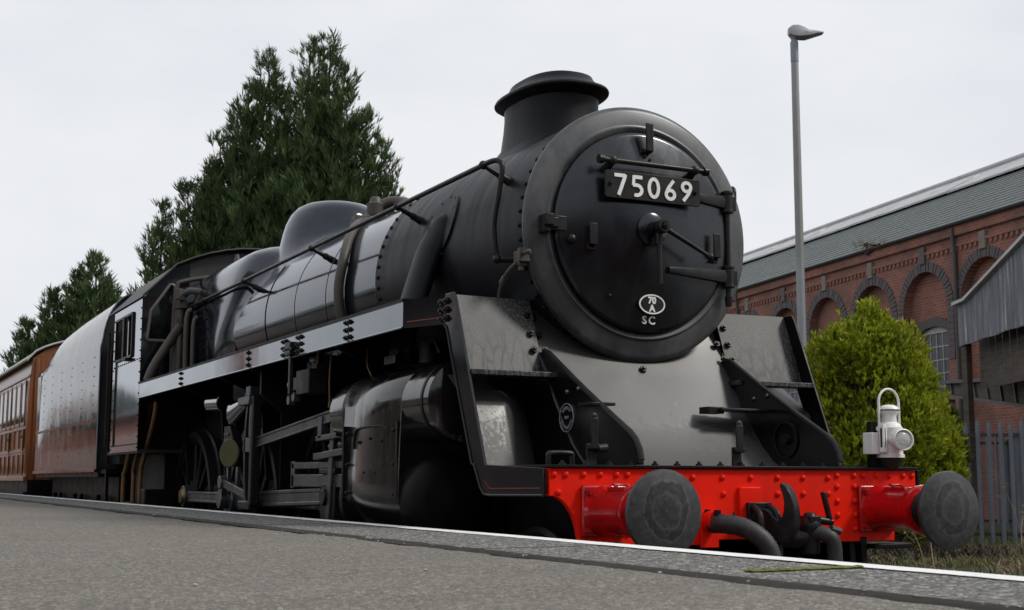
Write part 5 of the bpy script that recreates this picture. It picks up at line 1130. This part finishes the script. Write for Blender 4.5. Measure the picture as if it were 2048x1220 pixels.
# pipework in front of the cab
def pipes():
    for pts, r in (([(-.95, 9.05, 2.28), (-.95, 9.02, 3.12), (-.94, 8.96, 3.22), (-.90, 8.80, 3.26), (-.80, 8.72, 3.24)], .036), ([(-.99, 9.22, 2.28), (-.985, 9.22, 2.9), (-.97, 9.2, 3.32), (-.88, 9.18, 3.42), (-.45, 9.1, 3.50)], .026),
                   ([(-.97, 9.15, 2.28), (-.96, 9.12, 2.95), (-.95, 9.1, 3.10)], .044), ([(-1.26, 9.15, 2.28), (-1.20, 9.12, 2.45), (-1.05, 9.08, 2.72), (-.95, 8.98, 2.90)], .052), ([(-.90, 8.62, 2.28), (-.90, 8.62, 2.85), (-.86, 8.62, 2.95)], .026),
                   ([(-.93, 8.82, 2.28), (-.93, 8.82, 2.95), (-.88, 8.8, 3.05)], .03)):
        P(MB().tube(pts, r, 10, 4), 'steam_pipe_run', 'pipe_brown', LOCO)
    P(MB().box(-1.0, -.90, 8.95, 9.15, 3.08, 3.18).cyl((-.96, 9.0, 3.2), (-.96, 8.9, 3.2), .04, n=10).cyl((-.98, 9.0, 3.18), (-.98, 9.0, 3.30), .045, n=10).box(-1.0, -.93, 9.0, 9.08, 2.92, 2.98), 'manifold', 'pipe_brown', LOCO, bevel=.006)
    P(MB().lathe([(.03, 0), (.045, .03), (.03, .08), (.02, .14)], (-.45, 8.6, 3.53), (0, 0, 1), 12), 'whistle', 'pipe_brown', LOCO)
    for pts in ([(-1.22, 9.75, 2.05), (-1.24, 10.3, 1.35), (-1.24, 10.42, 1.22), (-1.24, 10.44, .7)], [(-1.12, 9.6, 2.05), (-1.16, 10.2, 1.40), (-1.16, 10.25, 1.2), (-1.16, 10.25, .7)], [(-1.18, 9.05, 2.05), (-1.18, 9.15, 1.85), (-1.18, 9.6, 1.45), (-1.18, 9.75, 1.25), (-1.18, 9.76, .7)]):
        P(MB().tube(pts, .026, 10, 5), 'injector_pipe', 'copper_pipe', LOCO)
    P(MB().box(-1.25, -1.0, 9.35, 11.1, .35, .40).box(-1.25, -1.0, 9.9, 10.3, .6, .95).box(-1.22, -.9, 9.3, 9.5, .5, 1.1).box(-.95, .95, 9.6, 11.2, .5, 1.5), 'cab_steps', 'frame_black', LOCO, bevel=.01)
pipes()
# ================================================================ TENDER
TN = empty('locomotive_tender', (0, 15, 0), 'glossy black riveted coal tender coupled behind the engine cab', 'tender')
def tsec(y, top, tx):
    # side, then the upper plates curving inwards to the coal space
    o = [(1.30, 1.33), (1.30, 2.90)]
    o += [(1.30-.02-(1.28-tx)*(1-cos(t)), 2.90+(top-2.90)*sin(t)) for t in [pi/2*i/10 for i in range(1, 11)]]
    return [(x, y, z) for x, z in o]
def tside(s):
    m = MB(); secs = [(11.98, 3.62, .88), (12.05, 3.62, .88), (13.5, 3.60, .88), (14.9, 3.58, .89), (16.2, 3.52, .92), (16.9, 3.40, .98), (17.25, 3.20, 1.10), (17.45, 3.05, 1.2), (17.6, 2.985, 1.26), (17.9, 2.975, 1.27)]
    rg = [[(s*x, yy, z) for x, yy, z in tsec(y, t, tx)] for y, t, tx in secs]
    sd_ = P(m.loft(rg, False, False, False), 'tank_side', 'tender_black', TN, label='polished '+('left' if s < 0 else 'right')+' side of the tender', sharp=50)
    rv_ = MB()
    for y in (12.4, 13.35, 14.3, 15.25, 16.2, 17.1):
        for i in range(11): rv_.rivet((s*1.30, y, 1.55+.125*i), (s, 0, 0), .009)
    for i in range(60): rv_.rivet((s*1.30, 12.1+.095*i, 1.97), (s, 0, 0), .010)
    P(rv_, 'rivets', 'tender_black', sd_, kind='stuff')
    P(MB().box(min(s*1.30, s*1.312), max(s*1.30, s*1.312), 12.0, 17.9, 1.955, 1.985).box(min(s*1.30, s*1.32), max(s*1.30, s*1.32), 11.98, 17.92, 1.30, 1.345).tube([tuple(Vector(p)*1) for p in rg[0]], .014, 6), 'side_strip', 'gloss_black', sd_)
    for a, b in ((17.55, 17.92),): P(MB().box(min(s*1.29, s*1.302), max(s*1.29, s*1.302), a, b, 2.0, 2.9), 'rear_panel', 'tender_black', sd_)
    for y in (12.9, 14.9, 16.9):
        w = P(MB().lathe([(.40, -.06), (.495, -.06), (.49, -.03), (.465, -.02), (.455, .07), (.39, .07)], (s*.75, y, .46), (s, 0, 0), 40, False).cyl((s*.74, y, .46), (s*.80, y, .46), .395, n=36), 'wheel', 'motion_dark', TN)
        P(MB().box(min(s*1.0, s*1.16), max(s*1.0, s*1.16), y-.16, y+.16, .30, .68).box(min(s*1.0, s*1.1), max(s*1.0, s*1.1), y-.5, y+.5, .72, .80).box(min(s*1.02, s*1.08), max(s*1.02, s*1.08), y-.34, y-.26, .7, 1.0).box(min(s*1.02, s*1.08), max(s*1.02, s*1.08), y+.26, y+.34, .7, 1.0), 'axle_box', 'frame_black', w, bevel=.012)
mir(tside)
P(MB().box(-1.0, 1.0, 12.0, 17.9, .70, 1.25).box(-1.27, 1.27, 11.98, 17.9, 1.24, 1.335), 'tender_frame', 'frame_black', TN)
bf = [(x-.006, z) for _x, _y, z in tsec(0, 3.61, .885) for x in (_x,)]
P(MB().add([(-x, 12.06, z) for x, z in bf]+[(x, 12.06, z) for x, z in bf[::-1]], [tuple(range(2*len(bf)))]), 'bulkhead', 'cab_dark', TN)
P(MB().add([(-1.29, 17.9, 1.33), (1.29, 17.9, 1.33), (1.29, 17.9, 2.97), (-1.29, 17.9, 2.97)], [(0, 1, 2, 3)]), 'rear_plate', 'cab_dark', TN)
cm = MB(); rnd = random.Random(2)
for i in range(160): cm.ball((rnd.uniform(-.8, .8), rnd.uniform(12.3, 16.4), 2.95+rnd.uniform(0, .28)), rnd.uniform(.08, .16), 6, 5, (1, .9, .8))
P(cm, 'coal', 'frame_black', TN, sharp=0, kind='stuff')
P(MB().tube([(-1.2, 11.75, 1.4), (-1.2, 11.75, 2.75), (-1.15, 11.80, 2.82), (-1.1, 11.95, 2.82)], .02, 8, 3).tube([(-.9, 11.85, 1.4), (-.9, 11.85, 2.6)], .03, 8).box(-1.24, -1.0, 11.55, 11.95, .45, .50).box(-1.25, -1.02, 11.55, 11.95, 1.28, 1.33).box(-1.24, -1.20, 11.6, 11.66, .45, 1.3), 'fall_plate_rails', 'frame_black', TN)
P(MB().box(-1.10, -.3, 11.5, 12.0, 1.4, 2.7).box(-.9, .9, 11.6, 12.0, 2.4, 3.3), 'front_lockers', 'cab_dark', TN)

# ================================================================ CARRIAGE
CC = empty('passenger_carriage', (0, 27, 0), 'varnished teak passenger carriage with a pale roof behind the tender', 'carriage')
CY0, CY1, XC = 18.75, 37.0, 1.35
cs = [(XC-.03, 1.20), (XC, 1.5), (XC, 2.6), (XC-.02, 3.0), (XC-.05, 3.30)]
def cside(s):
    m = MB(); m.loft([[(s*x, y, z) for x, z in cs] for y in (CY0, CY1)], False, False, False)
    b = P(m, 'body_side', 'teak', CC)
    P(MB().box(min(s*XC, s*(XC+.02)), max(s*XC, s*(XC+.02)), CY0, CY1, 2.07, 2.11).box(min(s*XC, s*(XC+.015)), max(s*XC, s*(XC+.015)), CY0, CY1, 1.68, 1.71).box(min(s*(XC-.05), s*(XC+.005)), max(s*(XC-.05), s*(XC+.005)), CY0, CY1, 2.98, 3.02).box(min(s*(XC-.05), s*(XC+.02)), max(s*(XC-.05), s*(XC+.02)), CY0, CY1, 1.18, 1.26), 'moulding', 'teak', b, bevel=.006)
    y = CY0+.35; k = 0
    while y < CY1-1.2:
        w = .62 if k % 3 else .52
        fr = P(MB().box(min(s*(XC-.01), s*(XC+.014)), max(s*(XC-.01), s*(XC+.014)), y, y+w, 2.14, 2.20).box(min(s*(XC-.02), s*(XC+.010)), max(s*(XC-.02), s*(XC+.010)), y, y+w, 2.88, 2.93).box(min(s*(XC-.02), s*(XC+.012)), max(s*(XC-.02), s*(XC+.012)), y, y+.05, 2.14, 2.93).box(min(s*(XC-.02), s*(XC+.012)), max(s*(XC-.02), s*(XC+.012)), y+w-.05, y+w, 2.14, 2.93), 'window', 'teak', CC, bevel=.006)
        P(MB().box(min(s*(XC+.001), s*(XC+.004)), max(s*(XC+.001), s*(XC+.004)), y+.05, y+w-.05, 2.20, 2.88), 'pane', 'window_glass', fr)
        for zz in (1.30, 1.75): P(MB().bar((s*(XC+.006), y-.06, zz), (s*(XC+.006), y-.06, zz+.34), .018, .03, (1, 0, 0)), 'panel_bead', 'teak', CC)
        if k % 3 == 0:
            P(MB().cyl((s*XC, y+.03, 1.95), (s*(XC+.05), y+.03, 1.95), .025, n=10).bar((s*(XC+.03), y-.12, 1.7), (s*(XC+.03), y-.12, 2.05), .02, .02), 'door_handle', 'brass', CC)
            P(MB().bar((s*(XC+.012), y-.10, 1.25), (s*(XC+.012), y-.10, 2.95), .006, .012, (1, 0, 0)), 'door_gap', 'frame_black', CC)
        y += w+.10 if k % 3 else w+.16; k += 1
mir(cside)
endp = [(-XC+.03, 1.2), (-XC, 1.5), (-XC, 2.6), (-XC+.05, 3.30)]+[(-1.3+2.6*i/12, 3.30+.38*(1-(2*i/12-1)**2)**.7) for i in range(13)]+[(XC-.05, 3.30), (XC, 2.6), (XC, 1.5), (XC-.03, 1.2)]
P(MB().add([(x, CY0, z) for x, z in endp], [tuple(range(len(endp)))]), 'body_end', 'teak_end', CC)
for x in (-1.22, -.7, .7, 1.22): P(MB().box(x-.03, x+.03, CY0-.03, CY0, 1.2, 3.3), 'end_pillar', 'teak_end', CC, bevel=.008)
P(MB().box(-.6, .6, CY0-.5, CY0-.001, 1.2, 3.15), 'gangway', 'rubber', CC, bevel=.05)
rp_ = [(-1.40+2.8*i/20, 3.27+.44*(max(0, 1-(2*i/20-1)**2))**.62) for i in range(21)]
RF = P(MB().loft([[(x, y, z) for x, z in rp_] for y in (CY0-.06, CY1+.06)], False, False, False), 'roof', 'coach_roof', CC, sharp=60)
for s in (-1, 1): P(MB().tube([(s*1.40, CY0-.06, 3.27), (s*1.40, CY1, 3.27)], .025, 8), 'gutter', 'coach_roof', RF)
P(MB().tube([(x*1.0, CY0-.06, z) for x, z in rp_], .02, 6), 'roof_edge', 'coach_roof', RF)
P(MB().box(-1.30, 1.30, CY0, CY1, .95, 1.2).box(-1.36, -1.28, CY0, CY1, .93, .99).box(-.9, .9, CY0+1, CY1-1, .5, .95), 'underframe', 'frame_black', CC)
for y in (20.3, 22.8, 33.0, 35.5):
    for s in (-1, 1): P(MB().lathe([(.40, -.05), (.5, -.05), (.46, 0), (.46, .06), (.38, .06)], (s*.75, y, .47), (s, 0, 0), 32, False).cyl((s*.74, y, .47), (s*.78, y, .47), .39, n=28), 'wheel', 'motion_dark', CC)
for s in (-1, 1): P(MB().lathe([(.08, 0), (.08, -.3), (.06, -.3), (.06, -.5), (.2, -.52), (.2, -.54), (0, -.56)], (s*.87, CY0, 1.05), (0, 1, 0), 24), 'buffer', 'frame_black', CC)

# ================================================================ OIL LAMP on the right lamp iron
OL = empty('oil_lamp', (.985, -.005, 1.29), 'white oil head lamp with wire handle and bullseye lens standing on the red beam', 'lamp')
OL.scale = (1, 1, .92)
lx, ly, lz = .985, -.01, 1.335
P(MB().lathe([(.0, 0), (.078, 0), (.078, .018), (.070, .022), (.070, .165), (.073, .17), (.073, .182), (.066, .186), (.062, .20), (.042, .215), (.040, .25), (.045, .262)], (lx, ly, lz), n=32), 'lamp_body', 'white_paint', OL)
P(MB().lathe([(.045, .262), (.058, .285), (.058, .290), (.050, .306), (.030, .318), (.0, .322)], (lx, ly, lz), n=28), 'chimney_cap', 'white_paint', OL)
P(MB().lathe([(.0585, .284), (.060, .287), (.0585, .291)], (lx, ly, lz), n=28, cap=False), 'cap_seam', 'fitting_black', OL)
vd = Vector((-.10, -1, 0)).normalized(); c0 = Vector((lx, ly, lz+.105))
LR = P(MB().lathe([(.050, .04), (.052, .085), (.064, .10), (.066, .125), (.060, .128), (.056, .118), (.054, .10), (.0, .095)], c0, vd, 32, False), 'lens_rim', 'white_paint', OL)
P(MB().lathe([(.054, .108), (.050, .118), (.036, .129), (.018, .134), (.0, .136)], c0, vd, 28, False), 'bullseye', 'lens_glass', LR)
P(MB().lathe([(.052, .100), (.030, .082), (.0, .075)], c0, vd, 24, False), 'reflector', 'galvanised', LR)
P(MB().tube([(lx-.073, ly, lz+.17), (lx-.073, ly, lz+.335)]+[(lx-.073*cos(t), ly, lz+.335+.082*sin(t)) for t in [pi*i/10 for i in range(1, 10)]]+[(lx+.073, ly, lz+.335), (lx+.073, ly, lz+.15)], .0075, 10), 'handle', 'white_paint', OL)
P(MB().cyl((lx+.070, ly, lz+.155), (lx+.085, ly, lz+.155), .016, n=12).cyl((lx-.070, ly, lz+.175), (lx-.085, ly, lz+.175), .014, n=12), 'handle_lug', 'white_paint', OL)
P(MB().box(lx-.095, lx-.068, ly-.055, ly-.02, lz+.03, lz+.195), 'label_holder', 'white_paint', OL, bevel=.003)
P(MB().box(lx-.0835, lx-.0795, ly-.0562, ly-.0552, lz+.06, lz+.175).box(lx-.0955, lx-.0952, ly-.045, ly-.030, lz+.06, lz+.175), 'label_tag', 'fitting_black', OL)
P(MB().box(lx-.135, lx-.072, ly-.01, ly+.07, lz+.02, lz+.15), 'spare_bracket', 'white_paint', OL, bevel=.004)
P(MB().box(lx-.10, lx+.02, ly+.03, ly+.075, lz-.055, lz+.22).cyl((lx, ly, lz-.055), (lx, ly, lz+.002), .055, .07, 20), 'lamp_foot', 'fitting_black', OL, bevel=.004)

# ================================================================ TREES AND BUSHES
def leafmesh(name, tufts, blade, mat, parent, seed):
    rnd = random.Random(seed); m = MB(); V, F = m.v, m.f
    for p, d, L_ in tufts:
        d = d.normalized(); a = d.cross(Vector((rnd.gauss(0, 1), rnd.gauss(0, 1), rnd.gauss(0, 1)))); a.normalize(); b = d.cross(a)
        nb, bl, bw, spread = blade
        for k in range(nb):
            t = 2*pi*k/nb+rnd.uniform(-.4, .4); s_ = spread*rnd.uniform(.2, 1.15)
            dr = (d+(a*cos(t)+b*sin(t))*s_).normalized(); l = bl*L_*rnd.uniform(.6, 1.25)
            st = p+d*rnd.uniform(-.35, .35)*bl*L_*.9; w = dr.cross(Vector((rnd.gauss(0, 1), rnd.gauss(0, 1), rnd.gauss(0, 1)))).normalized()*bw*L_*rnd.uniform(.7, 1.3)
            o = len(V); mid = st+dr*l*.5
            V += [tuple(st), tuple(mid+w), tuple(st+dr*l), tuple(mid-w)]; F.append((o, o+1, o+2, o+3))
    o = m.build(name, mat, None, 0, 0); o.parent = parent; o.matrix_parent_inverse = Matrix.Translation(parent.location).inverted(); return o
def conifer(name, label, base, leaders, seed, blade=(13, .31, .015, .6), mat='cypress_leaf', dens=1.3, group=None, rise=(.55, 1.25), cat='tree'):
    rnd = random.Random(seed); root = empty(name, base, label, cat, group); base = Vector(base)
    tr = MB(); tufts = []; lb = MB()
    for (dx, dy_, z0, z1, R) in leaders:
        ax = Vector((base.x+dx, base.y+dy_, 0)); H = z1-z0
        tr.tube([(base.x+dx*.3, base.y+dy_*.3, base.z), (ax.x, ax.y, z0+H*.3), (ax.x+rnd.uniform(-.1, .1), ax.y, z0+H*.7), (ax.x, ax.y, z1-.1)], [.22*R/2, .14*R/2, .07*R/2, .012], 8, 4)
        nb = int(92*dens*R*H/9)+14
        for i in range(nb):
            t = rnd.random()**.85; z = z0+H*t
            r = R*(1-t)**.8*(.55+.45*min(1, t/.2+.25))*rnd.choice([.55, .7, .85, 1.0, 1.12, 1.32])*rnd.uniform(.9, 1.1)+.10
            az = rnd.uniform(0, 2*pi); ris = rnd.uniform(*rise)*(1+.9*t)
            d = Vector((cos(az), sin(az), ris)); tip = Vector((ax.x+cos(az)*r, ax.y+sin(az)*r, z+r*ris*.55)); st = Vector((ax.x, ax.y, z-.1*r))
            if i % 6 == 0: lb.tube([st, st.lerp(tip, .5)+Vector((0, 0, -.06*r)), tip], [.02+.012*r, .006], 5, 2)
            n = max(3, int(6*r*dens**.5)+2)
            for k in range(n):
                u = .35+.68*(k+rnd.random())/n; p = st.lerp(tip, u); sp_ = .16*r*(1.15-u)+.07
                p = p+Vector((rnd.gauss(0, sp_), rnd.gauss(0, sp_), rnd.gauss(0, sp_*.8)))
                tufts.append((p, d*.8+Vector((rnd.gauss(0, .25), rnd.gauss(0, .25), .45)), rnd.choice([.45, .65, .8, 1.0, 1.15, 1.35])*(1.0 if t < .8 else .8)))
    for mm, nn in ((tr, 'trunk'), (lb, 'limbs')):
        o = mm.build(nn, 'bark', None); o['kind'] = 'stuff' if nn == 'limbs' else 'part'
        if nn == 'trunk': del o['kind']
        o.parent = root; o.matrix_parent_inverse = Matrix.Translation(root.location).inverted()
    leafmesh('crown', tufts, blade, mat, root, seed+1); return len(tufts)
RV = Vector((.894, -.449))
def off(px): return (RV.x*px, RV.y*px)
g1 = 'dark cypress trees behind the engine'
# offsets run across the view; heights in metres above the rails
conifer('cypress_tree', 'tall dark cypress with twin tops directly behind the steam dome', (7.3, 29.6, .2), [(*off(-.22), 5.5, 13.55, 1.45), (*off(.36), 6.5, 13.5, 1.25), (*off(.78), 6.0, 12.9, 1.2), (*off(1.40), 3.5, 11.4, 1.25), (*off(1.85), 2.5, 10.5, 1.15), (*off(2.15), 2.0, 9.6, .95), (*off(.15), 1.0, 10.8, 2.5), (*off(1.1), 1.0, 9.4, 2.0)], 21, group=g1)
conifer('cypress_tree', 'broad dark cypress with one feathery top left of the twin-topped one', (6.3, 30.4, .2), [(*off(-.20), 5.5, 13.2, 1.35), (*off(-.75), 5.0, 12.2, 1.15), (*off(-1.05), 4.5, 11.6, 1.1), (*off(-1.50), 3.0, 10.9, 1.1), (*off(-1.75), 2.0, 9.6, 1.05), (*off(-.45), 1.0, 10.2, 2.3), (*off(.35), 4.0, 12.1, 1.6)], 22, group=g1)
conifer('cypress_tree', 'lower cypress shoulder rising right behind the cab roof', (4.6, 31.2, .2), [(*off(-.50), 2.0, 9.4, 1.15), (*off(-1.15), 1.5, 8.8, .95), (*off(-1.45), 1.0, 7.9, .9), (*off(.15), 3.0, 9.9, 1.1), (*off(.55), 1.0, 9.2, 1.9), (*off(-.5), .8, 7.4, 1.5)], 23, group=g1)
conifer('cypress_tree', 'distant cypress above the tender and carriage roofs at far left', (4.9, 56, .2), [(*off(.85), 3.0, 11.1, 1.7), (*off(.0), 2.5, 10.2, 1.7), (*off(-.95), 2.0, 9.4, 1.7), (*off(-2.0), 1.0, 8.1, 1.5), (*off(1.55), 1.5, 9.7, 1.3), (*off(.1), .8, 8.4, 2.8)], 24, blade=(11, .42, .026, .6), dens=1.0, group=g1)
# golden bush: tight upright sprays over a rounded, stepped outline
def bush(name, label, base, lobes, seed, blade, mat, n, cat='bush'):
    rnd = random.Random(seed); root = empty(name, base, label, cat); base = Vector(base); tufts = []; inner = MB()
    tr = MB()
    for cx_, cy_, cz_, rx, rz in lobes:
        c = base+Vector((cx_, cy_, cz_)); tr.tube([base, base+Vector((cx_*.5, cy_*.5, cz_*.6)), c+Vector((0, 0, rz*.5))], [.06, .03, .012], 7, 3)
        for k in range(9):
            e = c+Vector((rnd.gauss(0, rx*.4), rnd.gauss(0, rx*.4), rnd.gauss(0, rz*.4))); tr.tube([base+Vector((0, 0, .3)), base.lerp(e, .55)+Vector((0, 0, .1)), e], [.022, .005], 5, 3)
        m_ = int(n*rx*rz)
        for i in range(m_):
            v = Vector((rnd.gauss(0, 1), rnd.gauss(0, 1), rnd.gauss(0, 1))).normalized()
            cl = 1+.13*sin(v.x*9+seed+c.x*7)*sin(v.z*8+v.y*5)+.09*sin(v.y*17+v.z*13+c.z*5)+(.22*rnd.random() if rnd.random() < .06 else 0)
            rr = rnd.random(); rad = cl*(1-.34*rr*rr); p = c+Vector((v.x*rx*rad, v.y*rx*rad, v.z*rz*rad))
            tufts.append((p, v*.75+Vector((rnd.gauss(0, .25), rnd.gauss(0, .25), .75)), rnd.uniform(.7, 1.25)))
    o = tr.build('stems', 'bark', None); o.parent = root; o.matrix_parent_inverse = Matrix.Translation(root.location).inverted()
    leafmesh('foliage', tufts, blade, mat, root, seed+1)
bc = (7.62, 7.42, .25)
def lobe(px, z, rx, rz, dd=0): return (RV.x*px+.449*dd, RV.y*px+.894*dd, z-.25, rx, rz)
LB = [lobe(-.10, 3.22, .17, .30), lobe(.02, 3.02, .22, .30), lobe(-.22, 2.85, .46, .42), lobe(-.62, 2.62, .34, .42), lobe(-.48, 2.80, .30, .34, -.2), lobe(.20, 2.80, .38, .40), lobe(-.60, 1.95, .38, .62), lobe(-.05, 2.15, .62, .72), lobe(.48, 2.12, .34, .46), lobe(.30, 2.42, .30, .36, -.25),
      lobe(.70, 1.60, .30, .50), lobe(.10, 1.35, .66, .62), lobe(.78, 1.12, .26, .45), lobe(.50, .85, .48, .45), lobe(-.25, 1.55, .42, .5, -.35), lobe(.25, 1.8, .40, .5, -.4)]
bush('golden_conifer', 'rounded golden green conifer bush between the engine and the brick shed', bc, LB, 31, (7, .080, .012, .6), 'golden_leaf', 4300)
bush('small_shrub', 'small pale leafy shrub at the left end of the palisade fence', (9.75, 8.55, .25), [(.0, .0, 1.75, .20, .32), (.12, -.05, 1.35, .2, .3)], 41, (6, .10, .016, .8), 'shrub_leaf', 4500)
bush('rooftop_weed', 'leafless brown weed sprouting from the brick shed gutter', tuple(W(32.6, -.12, 7.5)), [(0, 0, .16, .30, .15), (bd.x*-.7, bd.y*-.7, .12, .22, .12)], 51, (3, .16, .005, .5), 'dead_grass', 1500, 'weed')
# grass and dead growth on the bank
def grass(name, label, n, area, h, mat, seed, lean=.35, cat='grass'):
    rnd = random.Random(seed); m = MB(); V, F = m.v, m.f
    for i in range(n):
        x = rnd.uniform(area[0], area[1]); y = rnd.uniform(area[2], area[3])
        if vnoise(x*.9, y*.9, seed) < -.25: continue
        z = gz(x, y)-.02; az = rnd.uniform(0, 2*pi); hh = h*rnd.uniform(.4, 1.2); w = .006+.006*rnd.random(); l = lean*rnd.uniform(.2, 1.6)*hh
        o = len(V); dx, dy_ = cos(az), sin(az); px_, py_ = -dy_*w, dx*w
        V += [(x-px_, y-py_, z), (x+px_, y+py_, z), (x+dx*l*.4+px_*.7, y+dy_*l*.4+py_*.7, z+hh*.6), (x+dx*l*.4-px_*.7, y+dy_*l*.4-py_*.7, z+hh*.6), (x+dx*l, y+dy_*l, z+hh)]
        F += [(o, o+1, o+2, o+3), (o+3, o+2, o+4)]
    o = m.build(name, mat, None, 0, 0); tag(o, label, cat, kind='stuff')
grass('grass', 'short green grass on the bank below the palisade fence', 15000, (5.0, 15, 2.0, 12), .10, 'grass_blade', 3)
grass('dead_grass', 'flattened brown dead grass on the bank beyond the right buffer', 15000, (3.6, 11, 2.0, 12), .11, 'dead_grass', 8, 2.2)
grass('leaf_litter', 'brown litter heaped under the golden bush', 7000, (5.6, 9.6, 5.5, 9.2), .14, 'bark', 12, 2.0, 'litter')
def weed(x, y, h, lean, label, seed):
    rnd = random.Random(seed); z = gz(x, y); b = Vector((x, y, z)); e = Vector((x+lean[0], y+lean[1], z+h))
    root = empty('dry_weed', (x, y, z), label, 'weed', 'dry weed stalks by the fence')
    P(MB().tube([b, b.lerp(e, .5)+Vector((lean[0]*-.12, 0, .05)), e], [.008, .0035], 5, 4), 'stalk', 'dry_stalk', root)
    m = MB()
    for i in range(7):
        q = b.lerp(e, .62+.055*i); d = Vector((rnd.uniform(-1, 1), rnd.uniform(-1, 1), rnd.uniform(.2, .9))).normalized()*rnd.uniform(.08, .2); m.tube([q, q+d], [.003, .002], 4).ball(q+d, .012, 6, 4)
    P(m, 'seed_heads', 'dry_stalk', root)
weed(9.35, 6.75, 1.05, (-.32, .16), 'tall dry umbel weed leaning left before the fence pales', 1)
weed(9.15, 6.65, .55, (.05, 0), 'short dry upright stalk below the fence', 2)
weed(5.9, 4.9, .55, (-.20, .05), 'dry pale stalk leaning left just behind the beam', 3)
weed(6.05, 4.95, .60, (-.05, .05), 'dry pale upright stalk just behind the beam', 4)
weed(8.1, 5.6, .5, (.4, .1), 'fallen dry stem pointing right under the right buffer', 5)

# ================================================================ across the platform, seen only mirrored in the polished sides
ST = empty('station_building', (-15, 60, 0), 'low red brick station range mirrored in the tender side', 'building')
P(MB().box(-19.0, -12.0, 10.0, 46.0, .9, 4.3), 'wall', 'station_render', ST); P(MB().box(-19.5, -12.5, 46.2, 79.5, .9, 4.6), 'wall', 'brick', ST)
P(MB().prism([(-19.4, 4.3), (-11.6, 4.3), (-15.5, 6.0)], ((0, 9.8, 0), (1, 0, 0), (0, 0, 1)), (0, 36.3, 0)), 'roof', 'slate_green', ST); P(MB().prism([(-20, 4.6), (-12, 4.6), (-16, 6.0)], ((0, 46.15, 0), (1, 0, 0), (0, 0, 1)), (0, 33.4, 0)), 'roof', 'slate_green', ST)
for i in range(21):
    y = 13+4.3*i; x = -12.0 if y < 45 else -12.5
    if 43.5 < y < 47: continue
    w = P(MB().box(x, x+.06, y, y+1.2, 1.9, 3.6), 'window', 'white_paint', ST); P(MB().box(x+.06, x+.065, y+.1, y+1.1, 2.0, 3.5), 'pane', 'window_glass', w)
P(MB().box(-20, -12.4, 97, 132, .9, 6.3), 'wall', 'brick', ST); P(MB().prism([(-20.4, 6.3), (-12.0, 6.3), (-16.2, 8.4)], ((0, 96.6, 0), (1, 0, 0), (0, 0, 1)), (0, 36, 0)), 'roof', 'slate_green', ST)
for y in (32, 58, 100, 112, 124): P(MB().box(-16.3, -15.3, y, y+1.2, 4.5, 8.0 if y < 80 else 10.0), 'chimney', 'brick', ST)
FL = tag(MB().add(*grid([-400, -9, -7.65], [-100, 400], lambda x, y: .55)).build('lawn', 'earth'), kind='structure')

# unseen buildings added behind the camera to darken what the engine's front mirrors
TB = empty('added_hall', (-6, -30, 0), 'unseen brick hall added facing the engine to darken the smokebox door reflection', 'building')
P(MB().box(-34, -3.0, -44, -24, .9, 6.6), 'wall', 'brick', TB)
P(MB().prism([(-44.5, 6.6), (-23.5, 6.6), (-34, 11.0)], ((-34.4, 0, 0), (0, 1, 0), (0, 0, 1)), (31.8, 0, 0)), 'roof', 'slate_green', TB)
P(MB().box(-33, -3.4, -24, -19.5, 4.1, 4.5).box(-33, -3.4, -19.5, -19.4, 3.7, 4.5), 'canopy', 'cab_dark', TB)
for i in range(10): P(MB().box(-32+2.8*i, -30.6+2.8*i, -23.99, -23.9, 1.6, 3.4), 'window', 'window_glass', TB)
for x in (-30, -24, -18, -12, -6): P(MB().cyl((x, -19.8, .9), (x, -19.8, 4.1), .09, n=12), 'column', 'iron_dark', TB)
WH = empty('added_warehouse', (6, -34, 0), 'tall unseen warehouse added ahead of the engine to block low sky', 'building')  # unseen block added to cut off low sky from the engine's front
P(MB().box(-2.5, 24, -46, -30, 0, 8.5), 'wall', 'brick', WH)
P(MB().prism([(-3, 8.5), (24.5, 8.5), (10.7, 13.0)], ((0, -46.3, 0), (1, 0, 0), (0, 0, 1)), (0, 16.6, 0)), 'roof', 'slate_green', WH)
for i in range(6): P(MB().box(0+4*i, 2.2+4*i, -30, -29.93, 2.0, 5.0), 'window', 'window_glass', WH)
